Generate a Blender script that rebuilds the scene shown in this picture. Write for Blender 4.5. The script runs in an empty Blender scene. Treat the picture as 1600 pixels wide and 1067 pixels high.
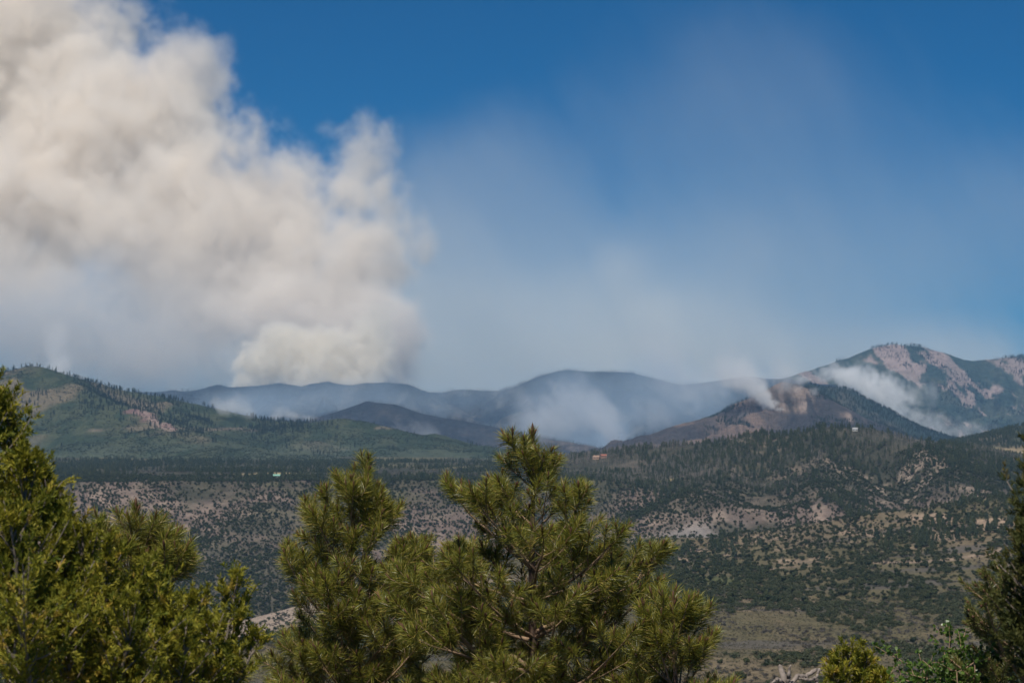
import bpy, math, random
import numpy as np

# ------------------------------------------------------------------ camera / world / sun
SC = bpy.context.scene
COL = SC.collection
FPX = 2985.0                      # focal length in pixels of the 1600 px wide photograph
TH = math.atan((690 - 533.5) / FPX)   # the camera looks up a little: horizon at row 690

cam_d = bpy.data.cameras.new("camera")
cam = bpy.data.objects.new("camera", cam_d)
COL.objects.link(cam)
cam_d.sensor_width = 36.0
cam_d.lens = 36.0 * FPX / 1600.0
cam_d.clip_start = 0.1
cam_d.clip_end = 60000.0
cam_d.dof.use_dof = True
cam_d.dof.focus_distance = 21.0
cam_d.dof.aperture_fstop = 5.6
cam.location = (0, 0, 0)
cam.rotation_euler = (math.pi / 2 + TH, 0, 0)
SC.camera = cam

SUN_EL = math.radians(60)
SUN_AZ = math.radians(197)        # compass style, from +Y towards +X: high behind the camera, a little to the left
sun_dir = np.array([math.sin(SUN_AZ) * math.cos(SUN_EL), math.cos(SUN_AZ) * math.cos(SUN_EL), math.sin(SUN_EL)])

world = bpy.data.worlds.new("World")
SC.world = world
world.use_nodes = True
wn, wl = world.node_tree.nodes, world.node_tree.links
wn.clear()
w_out = wn.new("ShaderNodeOutputWorld")
w_bg = wn.new("ShaderNodeBackground")
w_sky = wn.new("ShaderNodeTexSky")
w_sky.sky_type = 'NISHITA'
w_sky.sun_disc = False
w_sky.sun_elevation = SUN_EL
w_sky.sun_rotation = SUN_AZ
w_sky.altitude = 2400
w_sky.air_density = 1.0
w_sky.dust_density = 0.2
w_sky.ozone_density = 2.5
w_bg.inputs["Strength"].default_value = 0.085
w_tint = wn.new("ShaderNodeVectorMath"); w_tint.operation = 'MULTIPLY'     # deep blue of a polarised, saturated camera picture
w_tint.inputs[1].default_value = (0.06, 0.44, 0.70)
wl.new(w_sky.outputs[0], w_tint.inputs[0])
wl.new(w_tint.outputs[0], w_bg.inputs[0])
wl.new(w_bg.outputs[0], w_out.inputs[0])

sun_d = bpy.data.lights.new("sun", 'SUN')
sun_d.energy = 5.0
sun_d.angle = math.radians(0.53)
sun_d.color = (1.0, 0.94, 0.85)
sun = bpy.data.objects.new("sun", sun_d)
COL.objects.link(sun)
sun.location = (0, -30, 60)
from mathutils import Vector
sun.rotation_euler = Vector(tuple(sun_dir)).to_track_quat('Z', 'Y').to_euler()

SC.view_settings.view_transform = 'Standard'
SC.view_settings.look = 'None'
SC.view_settings.exposure = 0.0
SC.view_settings.gamma = 1.0
SC.view_settings.use_curve_mapping = False
SC.render.engine = 'CYCLES'
cy = SC.cycles
cy.use_denoising = True
cy.denoiser = 'OPENIMAGEDENOISE'
cy.use_adaptive_sampling = True
cy.adaptive_threshold = 0.02
cy.max_bounces = 10
cy.diffuse_bounces = 2
cy.glossy_bounces = 1
cy.transmission_bounces = 3
cy.transparent_max_bounces = 8
cy.volume_bounces = 8
cy.volume_step_rate = 3.0
cy.volume_max_steps = 256
cy.sample_clamp_indirect = 4.0
cy.caustics_reflective = False
cy.caustics_refractive = False

# ------------------------------------------------------------------ helpers
def P(px, py, Y):
    """photograph pixel at world depth Y -> world x, y, z (used to survey where things stand)"""
    u = (np.asarray(px, float) - 800.0) / FPX
    v = (533.5 - np.asarray(py, float)) / FPX
    y = math.cos(TH) - v * math.sin(TH)
    z = math.sin(TH) + v * math.cos(TH)
    Y = np.asarray(Y, float)
    return np.stack(np.broadcast_arrays(u / y * Y, Y, z / y * Y), -1)

def project(p):
    c, s = math.cos(TH), math.sin(TH)
    d = p[..., 1] * c + p[..., 2] * s
    up = -p[..., 1] * s + p[..., 2] * c
    return 800 + FPX * p[..., 0] / d, 533.5 - FPX * up / d

def _hash(ix, iy, seed):
    h = (ix.astype(np.int64) * 374761393 + iy.astype(np.int64) * 668265263 + seed * 1442695041) & 0xffffffff
    h = ((h ^ (h >> 13)) * 1274126177) & 0xffffffff
    return ((h ^ (h >> 16)) & 0xffff) / 65535.0

def vnoise(x, y, seed=0):
    x = np.asarray(x, float); y = np.asarray(y, float)
    x, y = np.broadcast_arrays(x, y)
    ix, iy = np.floor(x), np.floor(y)
    fx, fy = x - ix, y - iy
    fx = fx * fx * fx * (fx * (fx * 6 - 15) + 10); fy = fy * fy * fy * (fy * (fy * 6 - 15) + 10)
    ix = ix.astype(np.int64); iy = iy.astype(np.int64)
    a = _hash(ix, iy, seed); b = _hash(ix + 1, iy, seed)
    c = _hash(ix, iy + 1, seed); d = _hash(ix + 1, iy + 1, seed)
    return (a + (b - a) * fx) * (1 - fy) + (c + (d - c) * fx) * fy      # 0..1

def fbm(x, y, seed=0, octv=5, gain=0.5):
    s = 0.0; a = 1.0; n = 0.0
    for o in range(octv):
        s = s + a * (vnoise(x, y, seed + o * 17) - 0.5); n += a
        ca, sa = 0.8, 0.6
        x, y = (x * ca - y * sa) * 2.03 + 7.1, (x * sa + y * ca) * 2.03 + 3.7
        a *= gain
    return s / n * 2.0            # about -1..1

def ridged(x, y, seed=0, octv=5, gain=0.5):
    s = 0.0; a = 1.0; n = 0.0
    for o in range(octv):
        s = s + a * (1 - np.abs(2 * vnoise(x, y, seed + o * 13) - 1)); n += a
        x, y = (x * 0.8 - y * 0.6) * 2.03 + 5.2, (x * 0.6 + y * 0.8) * 2.03 + 1.3
        a *= gain
    return s / n                  # 0..1

def sstep(a, b, x):
    t = np.clip((np.asarray(x, float) - a) / (b - a), 0, 1)
    return t * t * (3 - 2 * t)

def mix(a, b, t):
    return a + (b - a) * np.asarray(t)[..., None]

def tag(o, label=None, cat=None, group=None, kind=None):
    if label: o["label"] = label
    if cat: o["category"] = cat
    if group: o["group"] = group
    if kind: o["kind"] = kind
    return o

def mesh_np(name, verts, faces, col=None, smooth=False, mat=None):
    """verts (N,3), faces (M,3) or (M,4) arrays, col (N,3) optional vertex colour"""
    verts = np.ascontiguousarray(verts, np.float32)
    faces = np.ascontiguousarray(faces, np.int32)
    me = bpy.data.meshes.new(name)
    k = faces.shape[1]
    me.vertices.add(len(verts)); me.vertices.foreach_set("co", verts.ravel())
    me.loops.add(faces.size); me.loops.foreach_set("vertex_index", faces.ravel())
    me.polygons.add(len(faces))
    me.polygons.foreach_set("loop_start", np.arange(0, faces.size, k, dtype=np.int32))
    me.polygons.foreach_set("use_smooth", np.full(len(faces), smooth, bool))
    me.update(calc_edges=True)
    if col is not None:
        at = me.color_attributes.new("Col", 'FLOAT_COLOR', 'POINT')
        c4 = np.ones((len(verts), 4), np.float32); c4[:, :3] = col
        at.data.foreach_set("color", c4.ravel())
    if mat: me.materials.append(mat)
    return me

def link(name, me, parent=None):
    o = bpy.data.objects.new(name, me)
    COL.objects.link(o)
    if parent is not None: o.parent = parent
    return o

def empty(name, loc):
    o = bpy.data.objects.new(name, None)
    o.empty_display_size = 0.5
    o.location = [float(v) for v in loc]
    COL.objects.link(o)
    return o

# ------------------------------------------------------------------ materials
def new_mat(name):
    m = bpy.data.materials.new(name); m.use_nodes = True
    return m, m.node_tree.nodes, m.node_tree.links, m.node_tree.nodes["Principled BSDF"]

def terrain_mat(name, scale, var=0.35, bump=0.6, bumpdist=2.0):
    """soil / brush colours from the surveyed vertex colour, broken up by noise at two sizes"""
    m, n, l, b = new_mat(name)
    at = n.new("ShaderNodeAttribute"); at.attribute_name = "Col"
    geo = n.new("ShaderNodeNewGeometry")
    n1 = n.new("ShaderNodeTexNoise"); n1.inputs["Scale"].default_value = scale
    n1.inputs["Detail"].default_value = 8; n1.inputs["Roughness"].default_value = 0.65
    n2 = n.new("ShaderNodeTexNoise"); n2.inputs["Scale"].default_value = scale * 6.3
    n2.inputs["Detail"].default_value = 4
    for q in (n1, n2): l.new(geo.outputs["Position"], q.inputs["Vector"])
    ad = n.new("ShaderNodeMath"); ad.operation = 'ADD'
    l.new(n1.outputs[0], ad.inputs[0]); l.new(n2.outputs[0], ad.inputs[1])
    mr = n.new("ShaderNodeMapRange")
    mr.inputs[1].default_value = 0.6; mr.inputs[2].default_value = 1.4
    mr.inputs[3].default_value = 1 - var; mr.inputs[4].default_value = 1 + var
    l.new(ad.outputs[0], mr.inputs[0])
    vm = n.new("ShaderNodeVectorMath"); vm.operation = 'SCALE'
    l.new(at.outputs["Color"], vm.inputs[0]); l.new(mr.outputs[0], vm.inputs["Scale"])
    l.new(vm.outputs[0], b.inputs["Base Color"])
    b.inputs["Roughness"].default_value = 0.95
    b.inputs["Specular IOR Level"].default_value = 0.1
    bp = n.new("ShaderNodeBump"); bp.inputs["Strength"].default_value = bump; bp.inputs["Distance"].default_value = bumpdist
    l.new(ad.outputs[0], bp.inputs["Height"]); l.new(bp.outputs[0], b.inputs["Normal"])
    return m

def foliage_mat(name, c1, c2, trans=0.25, rough=0.55, attr=False, spec=0.25):
    """leaf colour varies per plant (Object Info random) or per leaf (vertex colour)"""
    m, n, l, b = new_mat(name)
    if attr:
        at = n.new("ShaderNodeAttribute"); at.attribute_name = "Col"; src = at.outputs["Color"]
    else:
        oi = n.new("ShaderNodeObjectInfo")
        rp = n.new("ShaderNodeValToRGB")
        rp.color_ramp.elements[0].color = (*c1, 1); rp.color_ramp.elements[1].color = (*c2, 1)
        l.new(oi.outputs["Random"], rp.inputs[0]); src = rp.outputs[0]
    l.new(src, b.inputs["Base Color"])
    b.inputs["Roughness"].default_value = rough
    b.inputs["Specular IOR Level"].default_value = spec
    tr = n.new("ShaderNodeBsdfTranslucent"); l.new(src, tr.inputs[0])
    mx = n.new("ShaderNodeMixShader"); mx.inputs[0].default_value = trans
    out = n["Material Output"]
    l.new(b.outputs[0], mx.inputs[1]); l.new(tr.outputs[0], mx.inputs[2]); l.new(mx.outputs[0], out.inputs[0])
    return m

def flat_mat(name, c, rough=0.8, nscale=3.0, var=0.25, spec=0.2):
    m, n, l, b = new_mat(name)
    tc = n.new("ShaderNodeTexCoord")
    n1 = n.new("ShaderNodeTexNoise"); n1.inputs["Scale"].default_value = nscale; n1.inputs["Detail"].default_value = 5
    l.new(tc.outputs["Object"], n1.inputs["Vector"])
    mr = n.new("ShaderNodeMapRange"); mr.inputs[1].default_value = 0.25; mr.inputs[2].default_value = 0.75
    mr.inputs[3].default_value = 1 - var; mr.inputs[4].default_value = 1 + var
    l.new(n1.outputs[0], mr.inputs[0])
    vm = n.new("ShaderNodeVectorMath"); vm.operation = 'SCALE'; vm.inputs[0].default_value = c
    l.new(mr.outputs[0], vm.inputs["Scale"]); l.new(vm.outputs[0], b.inputs["Base Color"])
    b.inputs["Roughness"].default_value = rough; b.inputs["Specular IOR Level"].default_value = spec
    return m

M_NEAR = terrain_mat("soil_near", 0.09, 0.6, 0.6, 0.8)
M_MESA = terrain_mat("soil_mesa", 0.03, 0.4, 0.6, 3.0)
M_MTN = terrain_mat("mountain_cover", 0.018, 0.4, 0.7, 6.0)
M_FAR = terrain_mat("far_mountain_cover", 0.008, 0.4, 0.8, 14.0)

# ------------------------------------------------------------------ terrain height functions
def ground_h(x, y):
    x = np.asarray(x, float); y = np.asarray(y, float)
    z = np.interp(y, [-400, -20, 0, 6, 12, 20, 40, 100, 300, 600, 900, 1200, 1500, 1750, 2100, 3000, 10400],
                  [-12, -1.8, -1.65, -2.1, -3.2, -5.0, -10.5, -25, -57, -80, -92, -95.5, -92.5, -88, -112, -170, -170])
    s = sstep(650, 1650, y)
    z = z + 0.14 * np.maximum(0, x - 190) * s * sstep(2300, 1800, y)
    z = z - np.minimum(0.24 * np.maximum(0, 60 - x), 75) * s
    z = z + 5.0 * fbm(x / 170, y / 260, 3) * sstep(150, 700, y) + 0.5 * fbm(x / 14, y / 14, 5) * sstep(5, 40, np.hypot(x, y))
    return z

def poly_ridge(x, y, pts, L, p, base, r0=25.0, amp=0.0, seed=0, want_d=False):
    """height of a ridge whose crest follows the 3D polyline pts"""
    d0 = np.full(np.shape(x), 1e9)
    for a, b in zip(pts[:-1], pts[1:]):
        d = b - a
        t = np.clip(((x - a[0]) * d[0] + (y - a[1]) * d[1]) / (d[0] ** 2 + d[1] ** 2 + 1e-9), 0, 1)
        d0 = np.minimum(d0, np.hypot(x - a[0] - t * d[0], y - a[1] - t * d[1]))
    am = amp * sstep(0.0, 0.35 * L, d0) * 1.6
    wx = x + am * fbm(x / (L * 0.45), y / (L * 0.45), seed, 4)
    wy = y + am * fbm(x / (L * 0.45) + 31, y / (L * 0.45) + 9, seed + 5, 4)
    best = np.full(np.shape(x), -1e9)
    for a, b in zip(pts[:-1], pts[1:]):
        d = b - a
        t = np.clip(((wx - a[0]) * d[0] + (wy - a[1]) * d[1]) / (d[0] ** 2 + d[1] ** 2 + 1e-9), 0, 1)
        cx, cy_, cz = a[0] + t * d[0], a[1] + t * d[1], a[2] + t * d[2]
        ds = np.hypot(wx - cx, wy - cy_)
        ds = np.sqrt(ds * ds + r0 * r0) - r0
        h = base + (cz - base) * np.clip(1 - ds / L, 0, 1) ** p
        best = np.maximum(best, h)
    if want_d: return best, d0
    return best

def PTS(lst, dpy=0.0):
    return np.array([P(a, b + dpy, c) for a, b, c in lst])

HILL = PTS([(840, 735, 3050), (890, 716, 2980), (940, 710, 2920), (1000, 701, 2860), (1100, 693, 2800), (1200, 683, 2750),
            (1300, 676, 2700), (1345, 675, 2680), (1400, 685, 2700), (1450, 690, 2760), (1500, 700, 2830),
            (1560, 712, 2900), (1680, 722, 2950)])
HSPUR = PTS([(1345, 676, 2680), (1410, 698, 2520), (1470, 735, 2330), (1520, 775, 2120)])
HSPUR2 = PTS([(1180, 686, 2750), (1120, 722, 2480), (1080, 775, 2120)])
HSPUR3 = PTS([(1290, 678, 2700), (1290, 722, 2450), (1275, 790, 2100)])

def mesa_h(x, y):
    rim = 2290 + 90 * fbm(x / 420, 0.3 + 0 * x, 21, 3) + 40 * fbm(x / 90, 0.7 + 0 * x, 22, 3)
    top = -47 + (y - 2300) * 0.009 + 4 * fbm(x / 260, y / 320, 23)
    top = top - 75 * sstep(120, 330, x)
    t = np.clip((rim - y) / 620.0, 0, 1.4)
    gul = ridged(x / 210 + 0.3 * fbm(x / 200, y / 200, 24), y / 900, 25, 4)
    face = top - 118 * (t * 0.75 + 0.25 * t ** 0.6) - 48 * gul * sstep(0.0, 0.35, t) * (1 - 0.5 * t)
    face = face + 5 * fbm(x / 60, y / 60, 26)  * sstep(0, 0.2, t)
    z = np.where(t > 0, face, top)
    for pl, L, p, sd in ((HILL, 980, 1.15, 31), (HSPUR, 420, 1.2, 32), (HSPUR2, 420, 1.35, 33), (HSPUR3, 360, 1.35, 34)):
        h = poly_ridge(x, y, pl, L, p, -190, 18, 35, sd)
        z = np.maximum(z, h) + 6 * np.exp(-((z - h) / 14) ** 2)
    z = z - 44 * (ridged(x / 190 + .2 * fbm(x / 90, y / 90, 36), y / 420, 35, 5) - .5) * sstep(100, 260, x) * sstep(2640, 2450, y) + 2.0 * fbm(x / 45, y / 45, 28)
    return z

MESA_BASE = -200.0

def grid_mesh(name, xs, ys, hfun, cfun, mat, fan=True, smooth=True, zmin=None):
    """height sheet; with fan the columns spread with distance like survey lines"""
    U, Yg = np.meshgrid(xs, ys)
    X = U * Yg if fan else U
    Z = hfun(X, Yg)
    nx, ny = len(xs), len(ys)
    i = np.arange(nx * ny).reshape(ny, nx)
    f = np.stack([i[:-1, :-1], i[:-1, 1:], i[1:, 1:], i[1:, :-1]], -1).reshape(-1, 4)
    V = np.stack([X, Yg, Z], -1)
    gy, gx = np.gradient(Z)
    C = cfun(X, Yg, Z)
    me = mesh_np(name, V.reshape(-1, 3), f, C.reshape(-1, 3), smooth, mat)
    return me, V

c = lambda *a: np.array(a, float)

# ------------------------------------------------------------------ ground (near hill and valley)
def ground_col(x, y, z):
    n1 = fbm(x / 70, y / 240, 51); n2 = fbm(x / 20, y / 60, 52); n3 = fbm(x / 120, y / 260, 53)
    col = np.broadcast_to(c(.098, .084, .046), x.shape + (3,)).copy()
    col = mix(col, c(.138, .108, .066), sstep(-0.05, 0.4, n1 + 0.4 * n2))
    col = mix(col, c(.072, .085, .034), sstep(0.2, 0.55, n3 + 0.3 * n2) * 0.7)
    col = mix(col, c(.085, .076, .066), sstep(0.2, 0.5, fbm(x / 60, y / 45, 54)) * 0.8)
    # bare pale shoulder at the foot of the mesa, and pale banks above the bench
    sh = sstep(1350, 1500, y) * sstep(60, -60, x)
    col = mix(col, c(.27, .21, .16), sh * sstep(-0.3, 0.2, n1))
    bk = sstep(1380, 1500, y) * sstep(1760, 1650, y) * sstep(60, 120, x)
    col = mix(col, c(.27, .20, .14), bk * sstep(0.15, 0.3, fbm(x / 26, y / 60, 55)))
    # dirt track
    tr = np.abs(y - (1330 + 70 * np.sin(x / 70) + 0.3 * x)) 
    col = mix(col, c(.24, .18, .13), sstep(9, 4, tr) * sstep(0.0, 0.2, fbm(x / 90, y / 90, 56) + 0.1) )
    return col

ys_n = np.concatenate([np.linspace(-60, 4, 22), np.geomspace(5, 500, 110), np.geomspace(505, 2300, 420), np.geomspace(2350, 10400, 60)])
def ground_mesh():
    us = np.linspace(-1, 1, 420)
    U, Yg = np.meshgrid(us, ys_n)
    half = np.interp(Yg, [-60, 5, 60, 600, 2300, 10400], [70, 60, 70, 260, 900, 4200])
    X = U * half
    Z = ground_h(X, Yg)
    nx, ny = len(us), len(ys_n)
    i = np.arange(nx * ny).reshape(ny, nx)
    f = np.stack([i[:-1, :-1], i[:-1, 1:], i[1:, 1:], i[1:, :-1]], -1).reshape(-1, 4)
    return mesh_np("ground", np.stack([X, Yg, Z], -1).reshape(-1, 3), f, ground_col(X, Yg, Z).reshape(-1, 3), True, M_NEAR)
tag(link("ground", ground_mesh()), "dry brushy valley floor sloping away below the pines", None, None, "structure")

# ------------------------------------------------------------------ mesa and wooded hill
def mesa_col(x, y, z):
    px, py = project(np.stack([x, y, z], -1))
    n1 = fbm(x / 90, y / 90, 61); n2 = fbm(x / 22, y / 22, 62); n3 = fbm(x / 260, y / 300, 63)
    rim = 2290
    on_top = sstep(2200, 2340, y + 130 * n1 + 60 * n2)
    soil = mix(np.broadcast_to(c(.130, .098, .080), x.shape + (3,)), c(.215, .163, .130), sstep(-.2, .4, n2))
    # grey talus fan below the hill
    tal = sstep(60, 130, x) * sstep(330, 230, x) * sstep(2060, 1980, y + 60 * n1)
    soil = mix(soil, c(.195, .175, .160), tal)
    brush = mix(np.broadcast_to(c(.050, .050, .034), x.shape + (3,)), c(.082, .074, .050), sstep(-.2, .5, n2))
    cover = sstep(-0.1, 0.3, n1 + 0.5 * n3 - 0.08 + 0.5 * sstep(2080, 1850, y))
    col = mix(soil, brush, cover * 0.85)
    topc = mix(brush * .85, c(.115, .105, .058), sstep(0.1, 0.5, n3 + 0.5 * n1))
    col = mix(col, topc, on_top)
    hill = sstep(-95, -40, z + 20 * n1) * sstep(100, 200, x)
    col = mix(col, mix(brush * .8, c(.125, .10, .075), sstep(.15, .55, n1 + .5 * n2)), hill * .9)
    # bare ribs on the spur
    rib = sstep(380, 420, x) * sstep(560, 500, x) * sstep(0.05, 0.3, n1 + 0.4 * n2) * sstep(2620, 2450, y)
    col = mix(col, c(.30, .235, .185), rib * .55)
    # hay meadows on the plateau
    for (fx, fy, rx, ry) in ((-330, 2560, 60, 60), (245, 2420, 34, 26), (190, 2440, 18, 16), (560, 2745, 30, 26)):
        dd = ((x - fx) / rx) ** 2 + ((y - fy) / ry) ** 2 + 0.5 * n2
        col = mix(col, c(.26, .215, .115), sstep(1.1, 0.8, dd))
    return col

mesa_u = np.linspace(-0.40, 0.42, 520)
mesa_y = np.concatenate([np.linspace(1560, 2400, 260), np.linspace(2405, 3200, 140), np.linspace(3215, 3900, 30)])
me, MESA_V = grid_mesh("mesa", mesa_u, mesa_y, mesa_h, mesa_col, M_MESA)
tag(link("mesa", me), "long flat topped mesa with a dotted scrubby face", None, None, "structure")

# ------------------------------------------------------------------ mountains
def mountain(name, label, ridges, ulim, ylim, nu, ny, base, cfun, mat, rough=(30, 260), seed=0, basefun=None):
    def hf(x, y):
        b = base if basefun is None else basefun(x, y)
        z = np.full(x.shape, -1e9)
        for pts, L, p, amp in ridges:
            h, d0 = poly_ridge(x, y, pts, L, p, base, min(rough[0] * 0.4, 14), amp, seed, True)
            z = np.maximum(z, h)
            if pts is ridges[0][0]: dc = d0
        e = np.clip((z - base) / 60, 0, 1) * (0.14 + 0.86 * sstep(0, 1.6 * rough[0], dc))
        g = ridged(x / rough[1] + .25 * fbm(x / rough[1] * 2, y / rough[1] * 2, seed + 7), y / rough[1], seed + 3, 6, .55)
        z = z - rough[0] * (g - 0.45) * e * 0.8 + rough[0] * 0.25 * fbm(x / rough[1] * 3, y / rough[1] * 3, seed + 4) * e
        if basefun is not None: z = np.maximum(z, b)
        return z
    me, V = grid_mesh(name, np.linspace(*ulim, nu), np.linspace(*ylim, ny), hf, cfun, mat)
    o = link(name, me)
    tag(o, label, None, None, "structure")
    return hf

# left green mountain
ML = [(PTS([(-420, 640, 4800), (-250, 605, 4700), (-120, 592, 4650), (0, 583, 4600), (45, 573, 4550), (62, 574, 4550), (95, 588, 4600), (150, 598, 4700),
            (200, 611, 4750), (250, 619, 4750), (300, 629, 4750), (330, 637, 4750), (350, 644, 4750), (385, 660, 4700),
            (400, 657, 4660), (440, 657, 4620), (480, 660, 4560), (530, 653, 4500), (560, 657, 4480), (600, 669, 4450),
            (650, 684, 4400), (690, 701, 4350), (725, 722, 4300), (770, 750, 4280)]), 640, 1.3, 50),
      (PTS([(62, 575, 4550), (100, 594, 4440), (150, 611, 4330), (200, 629, 4220), (232, 641, 4160), (262, 655, 4100),
            (300, 672, 4000), (360, 688, 3880), (430, 705, 3760)]), 400, 1.2, 30),
      (PTS([(45, 575, 4550), (5, 610, 4380), (-40, 650, 4200), (-80, 690, 4000)]), 400, 1.25, 30),
      (PTS([(535, 655, 4500), (505, 682, 4300), (480, 705, 4080)]), 330, 1.25, 30),
      (PTS([(250, 622, 4750), (300, 650, 4500), (350, 672, 4300)]), 300, 1.25, 30),
      (PTS([(130, 597, 4650), (128, 640, 4300), (135, 690, 4000)]), 330, 1.2, 30),
      (PTS([(600, 670, 4450), (600, 700, 4150)]), 300, 1.2, 30)]
def ml_col(x, y, z):
    px, py = project(np.stack([x, y, z], -1))
    n1 = fbm(x / 150, y / 150, 71); n2 = fbm(x / 40, z / 20, 72); n3 = fbm(x / 420, y / 420, 73)
    col = mix(np.broadcast_to(c(.030, .042, .024), x.shape + (3,)), c(.052, .060, .033), sstep(-.3, .3, n2))
    tan = sstep(0.05, 0.45, n1 + 0.5 * n3 + 0.0022 * (z - 40))
    col = mix(col, c(.160, .125, .085), tan * 0.7)
    # pale strata that outcrop along the contour
    st = np.exp(-((z - 38 - 7 * n1 - 0.012 * x) / 3.2) ** 2) * sstep(0.02, 0.2, fbm(x / 130, y / 400, 74))
    col = mix(col, c(.22, .165, .13), st * .5)
    a, b = P(212, 640, 4180), P(268, 668, 4060)
    t = np.clip(((x - a[0]) * (b[0] - a[0]) + (y - a[1]) * (b[1] - a[1])) / ((b[0] - a[0]) ** 2 + (b[1] - a[1]) ** 2), 0, 1)
    d = np.hypot(x - a[0] - t * (b[0] - a[0]), y - a[1] - t * (b[1] - a[1]))
    col = mix(col, mix(np.broadcast_to(c(.15, .095, .085), x.shape + (3,)), c(.23, .165, .14), sstep(-.1, .3, n2)), sstep(26, 10, d + 22 * n2))
    low = sstep(15, -25, z)
    col = mix(col, c(.060, .072, .048), low * sstep(-.2, .3, n1) * .8)
    return col
ml_h = mountain("green_mountain", "rounded green mountain with tan slopes and a red scar", ML, (-0.36, 0.03), (3500, 5300), 480, 340, -60, ml_col, M_MTN, (40, 280), 80,
                lambda x, y: -46 - 0.05 * np.maximum(0, y - 3900))

# burnt ridges behind
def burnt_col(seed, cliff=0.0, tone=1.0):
    def f(x, y, z):
        n1 = fbm(x / 220, y / 220, seed) + .35 * fbm(x / 50, y / 50, seed + 2); n2 = fbm(x / 26, z / 90, seed + 1)
        col = mix(np.broadcast_to(c(.040, .036, .036), x.shape + (3,)), c(.085, .066, .056), sstep(-.2, .4, n1))
        col = mix(col, c(.15, .105, .08), sstep(.25, .55, n1 + .4 * n2))
        if cliff:
            ccol = mix(np.broadcast_to(c(.10, .078, .062), x.shape + (3,)), c(.21, .16, .13), sstep(-.1, .35, n2))
            px, py = project(np.stack([x, y, z], -1))
            zone = np.exp(-((px - 1243) / 26) ** 2) * sstep(650, 636, py) * sstep(600, 612, py) + 0.7 * np.exp(-((px - 1330 - (py - 650)) / 14) ** 2) * sstep(640, 650, py)
            col = mix(col, ccol, np.clip(cliff * zone * sstep(-.35, .15, n2 + .4 * n1) * 1.6, 0, 1))
        return col * np.array([tone, .5 + .5 * tone, 1.0])  # lower tone puts the blue of distant haze into the ridge colour
    return f

MF = [(PTS([(960, 730, 5500), (1010, 694, 5500), (1040, 677, 5500), (1080, 658, 5520), (1110, 651, 5540), (1150, 640, 5560), (1170, 632, 5580),
            (1186, 624, 5600), (1196, 618, 5600), (1206, 608, 5600), (1225, 597, 5600), (1240, 600, 5600), (1258, 606, 5600), (1275, 615, 5580), (1292, 631, 5550),
            (1310, 643, 5520), (1340, 657, 5480), (1372, 673, 5440), (1420, 694, 5400), (1460, 722, 5380)]), 700, 1.3, 40),
      (PTS([(1190, 624, 5600), (1170, 650, 5400), (1120, 680, 5200)]), 380, 1.3, 30),
      (PTS([(1243, 602, 5600), (1290, 660, 5350), (1310, 695, 5150)]), 200, 1.0, 30)]
mf_h = mountain("burnt_ridge", "burnt brown ridge with a rocky cliff under its summit", MF, (0.03, 0.26), (4700, 6000), 420, 260, -120, burnt_col(91, 1.0), M_MTN, (75, 170), 90)
def wood_col(x, y, z):
    n1 = fbm(x / 120, y / 120, 103)
    return mix(np.broadcast_to(c(.028, .040, .032), x.shape + (3,)), c(.06, .058, .045), sstep(.1, .5, n1))
MF2 = [(PTS([(1150, 640, 6400), (1215, 612, 6400), (1262, 600, 6400), (1290, 606, 6400), (1316, 606, 6380), (1332, 616, 6330), (1362, 640, 6260), (1402, 666, 6170), (1435, 686, 6100), (1470, 712, 6000)]), 700, 1.3, 40),
       (PTS([(1316, 606, 6380), (1330, 650, 6150), (1335, 690, 5950)]), 380, 1.3, 30)]
mf2_h = mountain("wooded_ridge", "dark wooded ridge just behind the rocky burnt summit", MF2, (0.09, 0.26), (5900, 7000), 260, 160, -120, wood_col, M_MTN, (40, 220), 100)

ME2 = [(PTS([(480, 690, 7000), (540, 641, 7000), (575, 625, 7000), (612, 631, 6950), (660, 646, 6900), (720, 656, 6850), (800, 672, 6800), (900, 694, 6700), (980, 715, 6600)]), 800, 1.3, 60),
       (PTS([(700, 652, 6880), (690, 680, 6500), (700, 710, 6200)]), 450, 1.3, 40)]
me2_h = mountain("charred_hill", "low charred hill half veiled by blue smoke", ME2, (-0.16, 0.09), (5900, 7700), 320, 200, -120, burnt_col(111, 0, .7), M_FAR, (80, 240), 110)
ME1 = [(PTS([(-300, 620, 8700), (0, 615, 8700), (240, 612, 8700), (300, 609, 8600), (342, 599, 8550), (362, 604, 8500), (400, 602, 8500), (435, 598, 8500), (470, 603, 8500), (512, 595, 8450), (548, 601, 8400),
             (600, 596, 8400), (632, 598, 8400), (662, 611, 8450), (692, 613, 8500), (722, 608, 8500), (780, 609, 8500), (822, 601, 8450),
             (850, 584, 8400), (885, 575, 8400), (912, 578, 8400), (950, 579, 8450), (985, 581, 8500), (1020, 591, 8550), (1060, 600, 8600), (1110, 596, 8700), (1160, 588, 8800), (1220, 590, 8900), (1300, 600, 9000)]), 1300, 1.3, 90),
       (PTS([(632, 600, 8400), (650, 635, 7900), (700, 670, 7400)]), 600, 1.3, 60),
       (PTS([(512, 598, 8450), (500, 640, 7900)]), 600, 1.3, 60),
       (PTS([(885, 577, 8400), (850, 625, 7900), (800, 665, 7500)]), 650, 1.3, 60),
       (PTS([(985, 583, 8500), (1010, 630, 8000), (1000, 670, 7500)]), 600, 1.3, 60)]
me1_h = mountain("hazy_ridge", "long hazy blue ridge under the smoke plume", ME1, (-0.36, 0.18), (7000, 9600), 560, 240, -150, burnt_col(121, 0, .55), M_FAR, (130, 330), 120)

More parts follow.
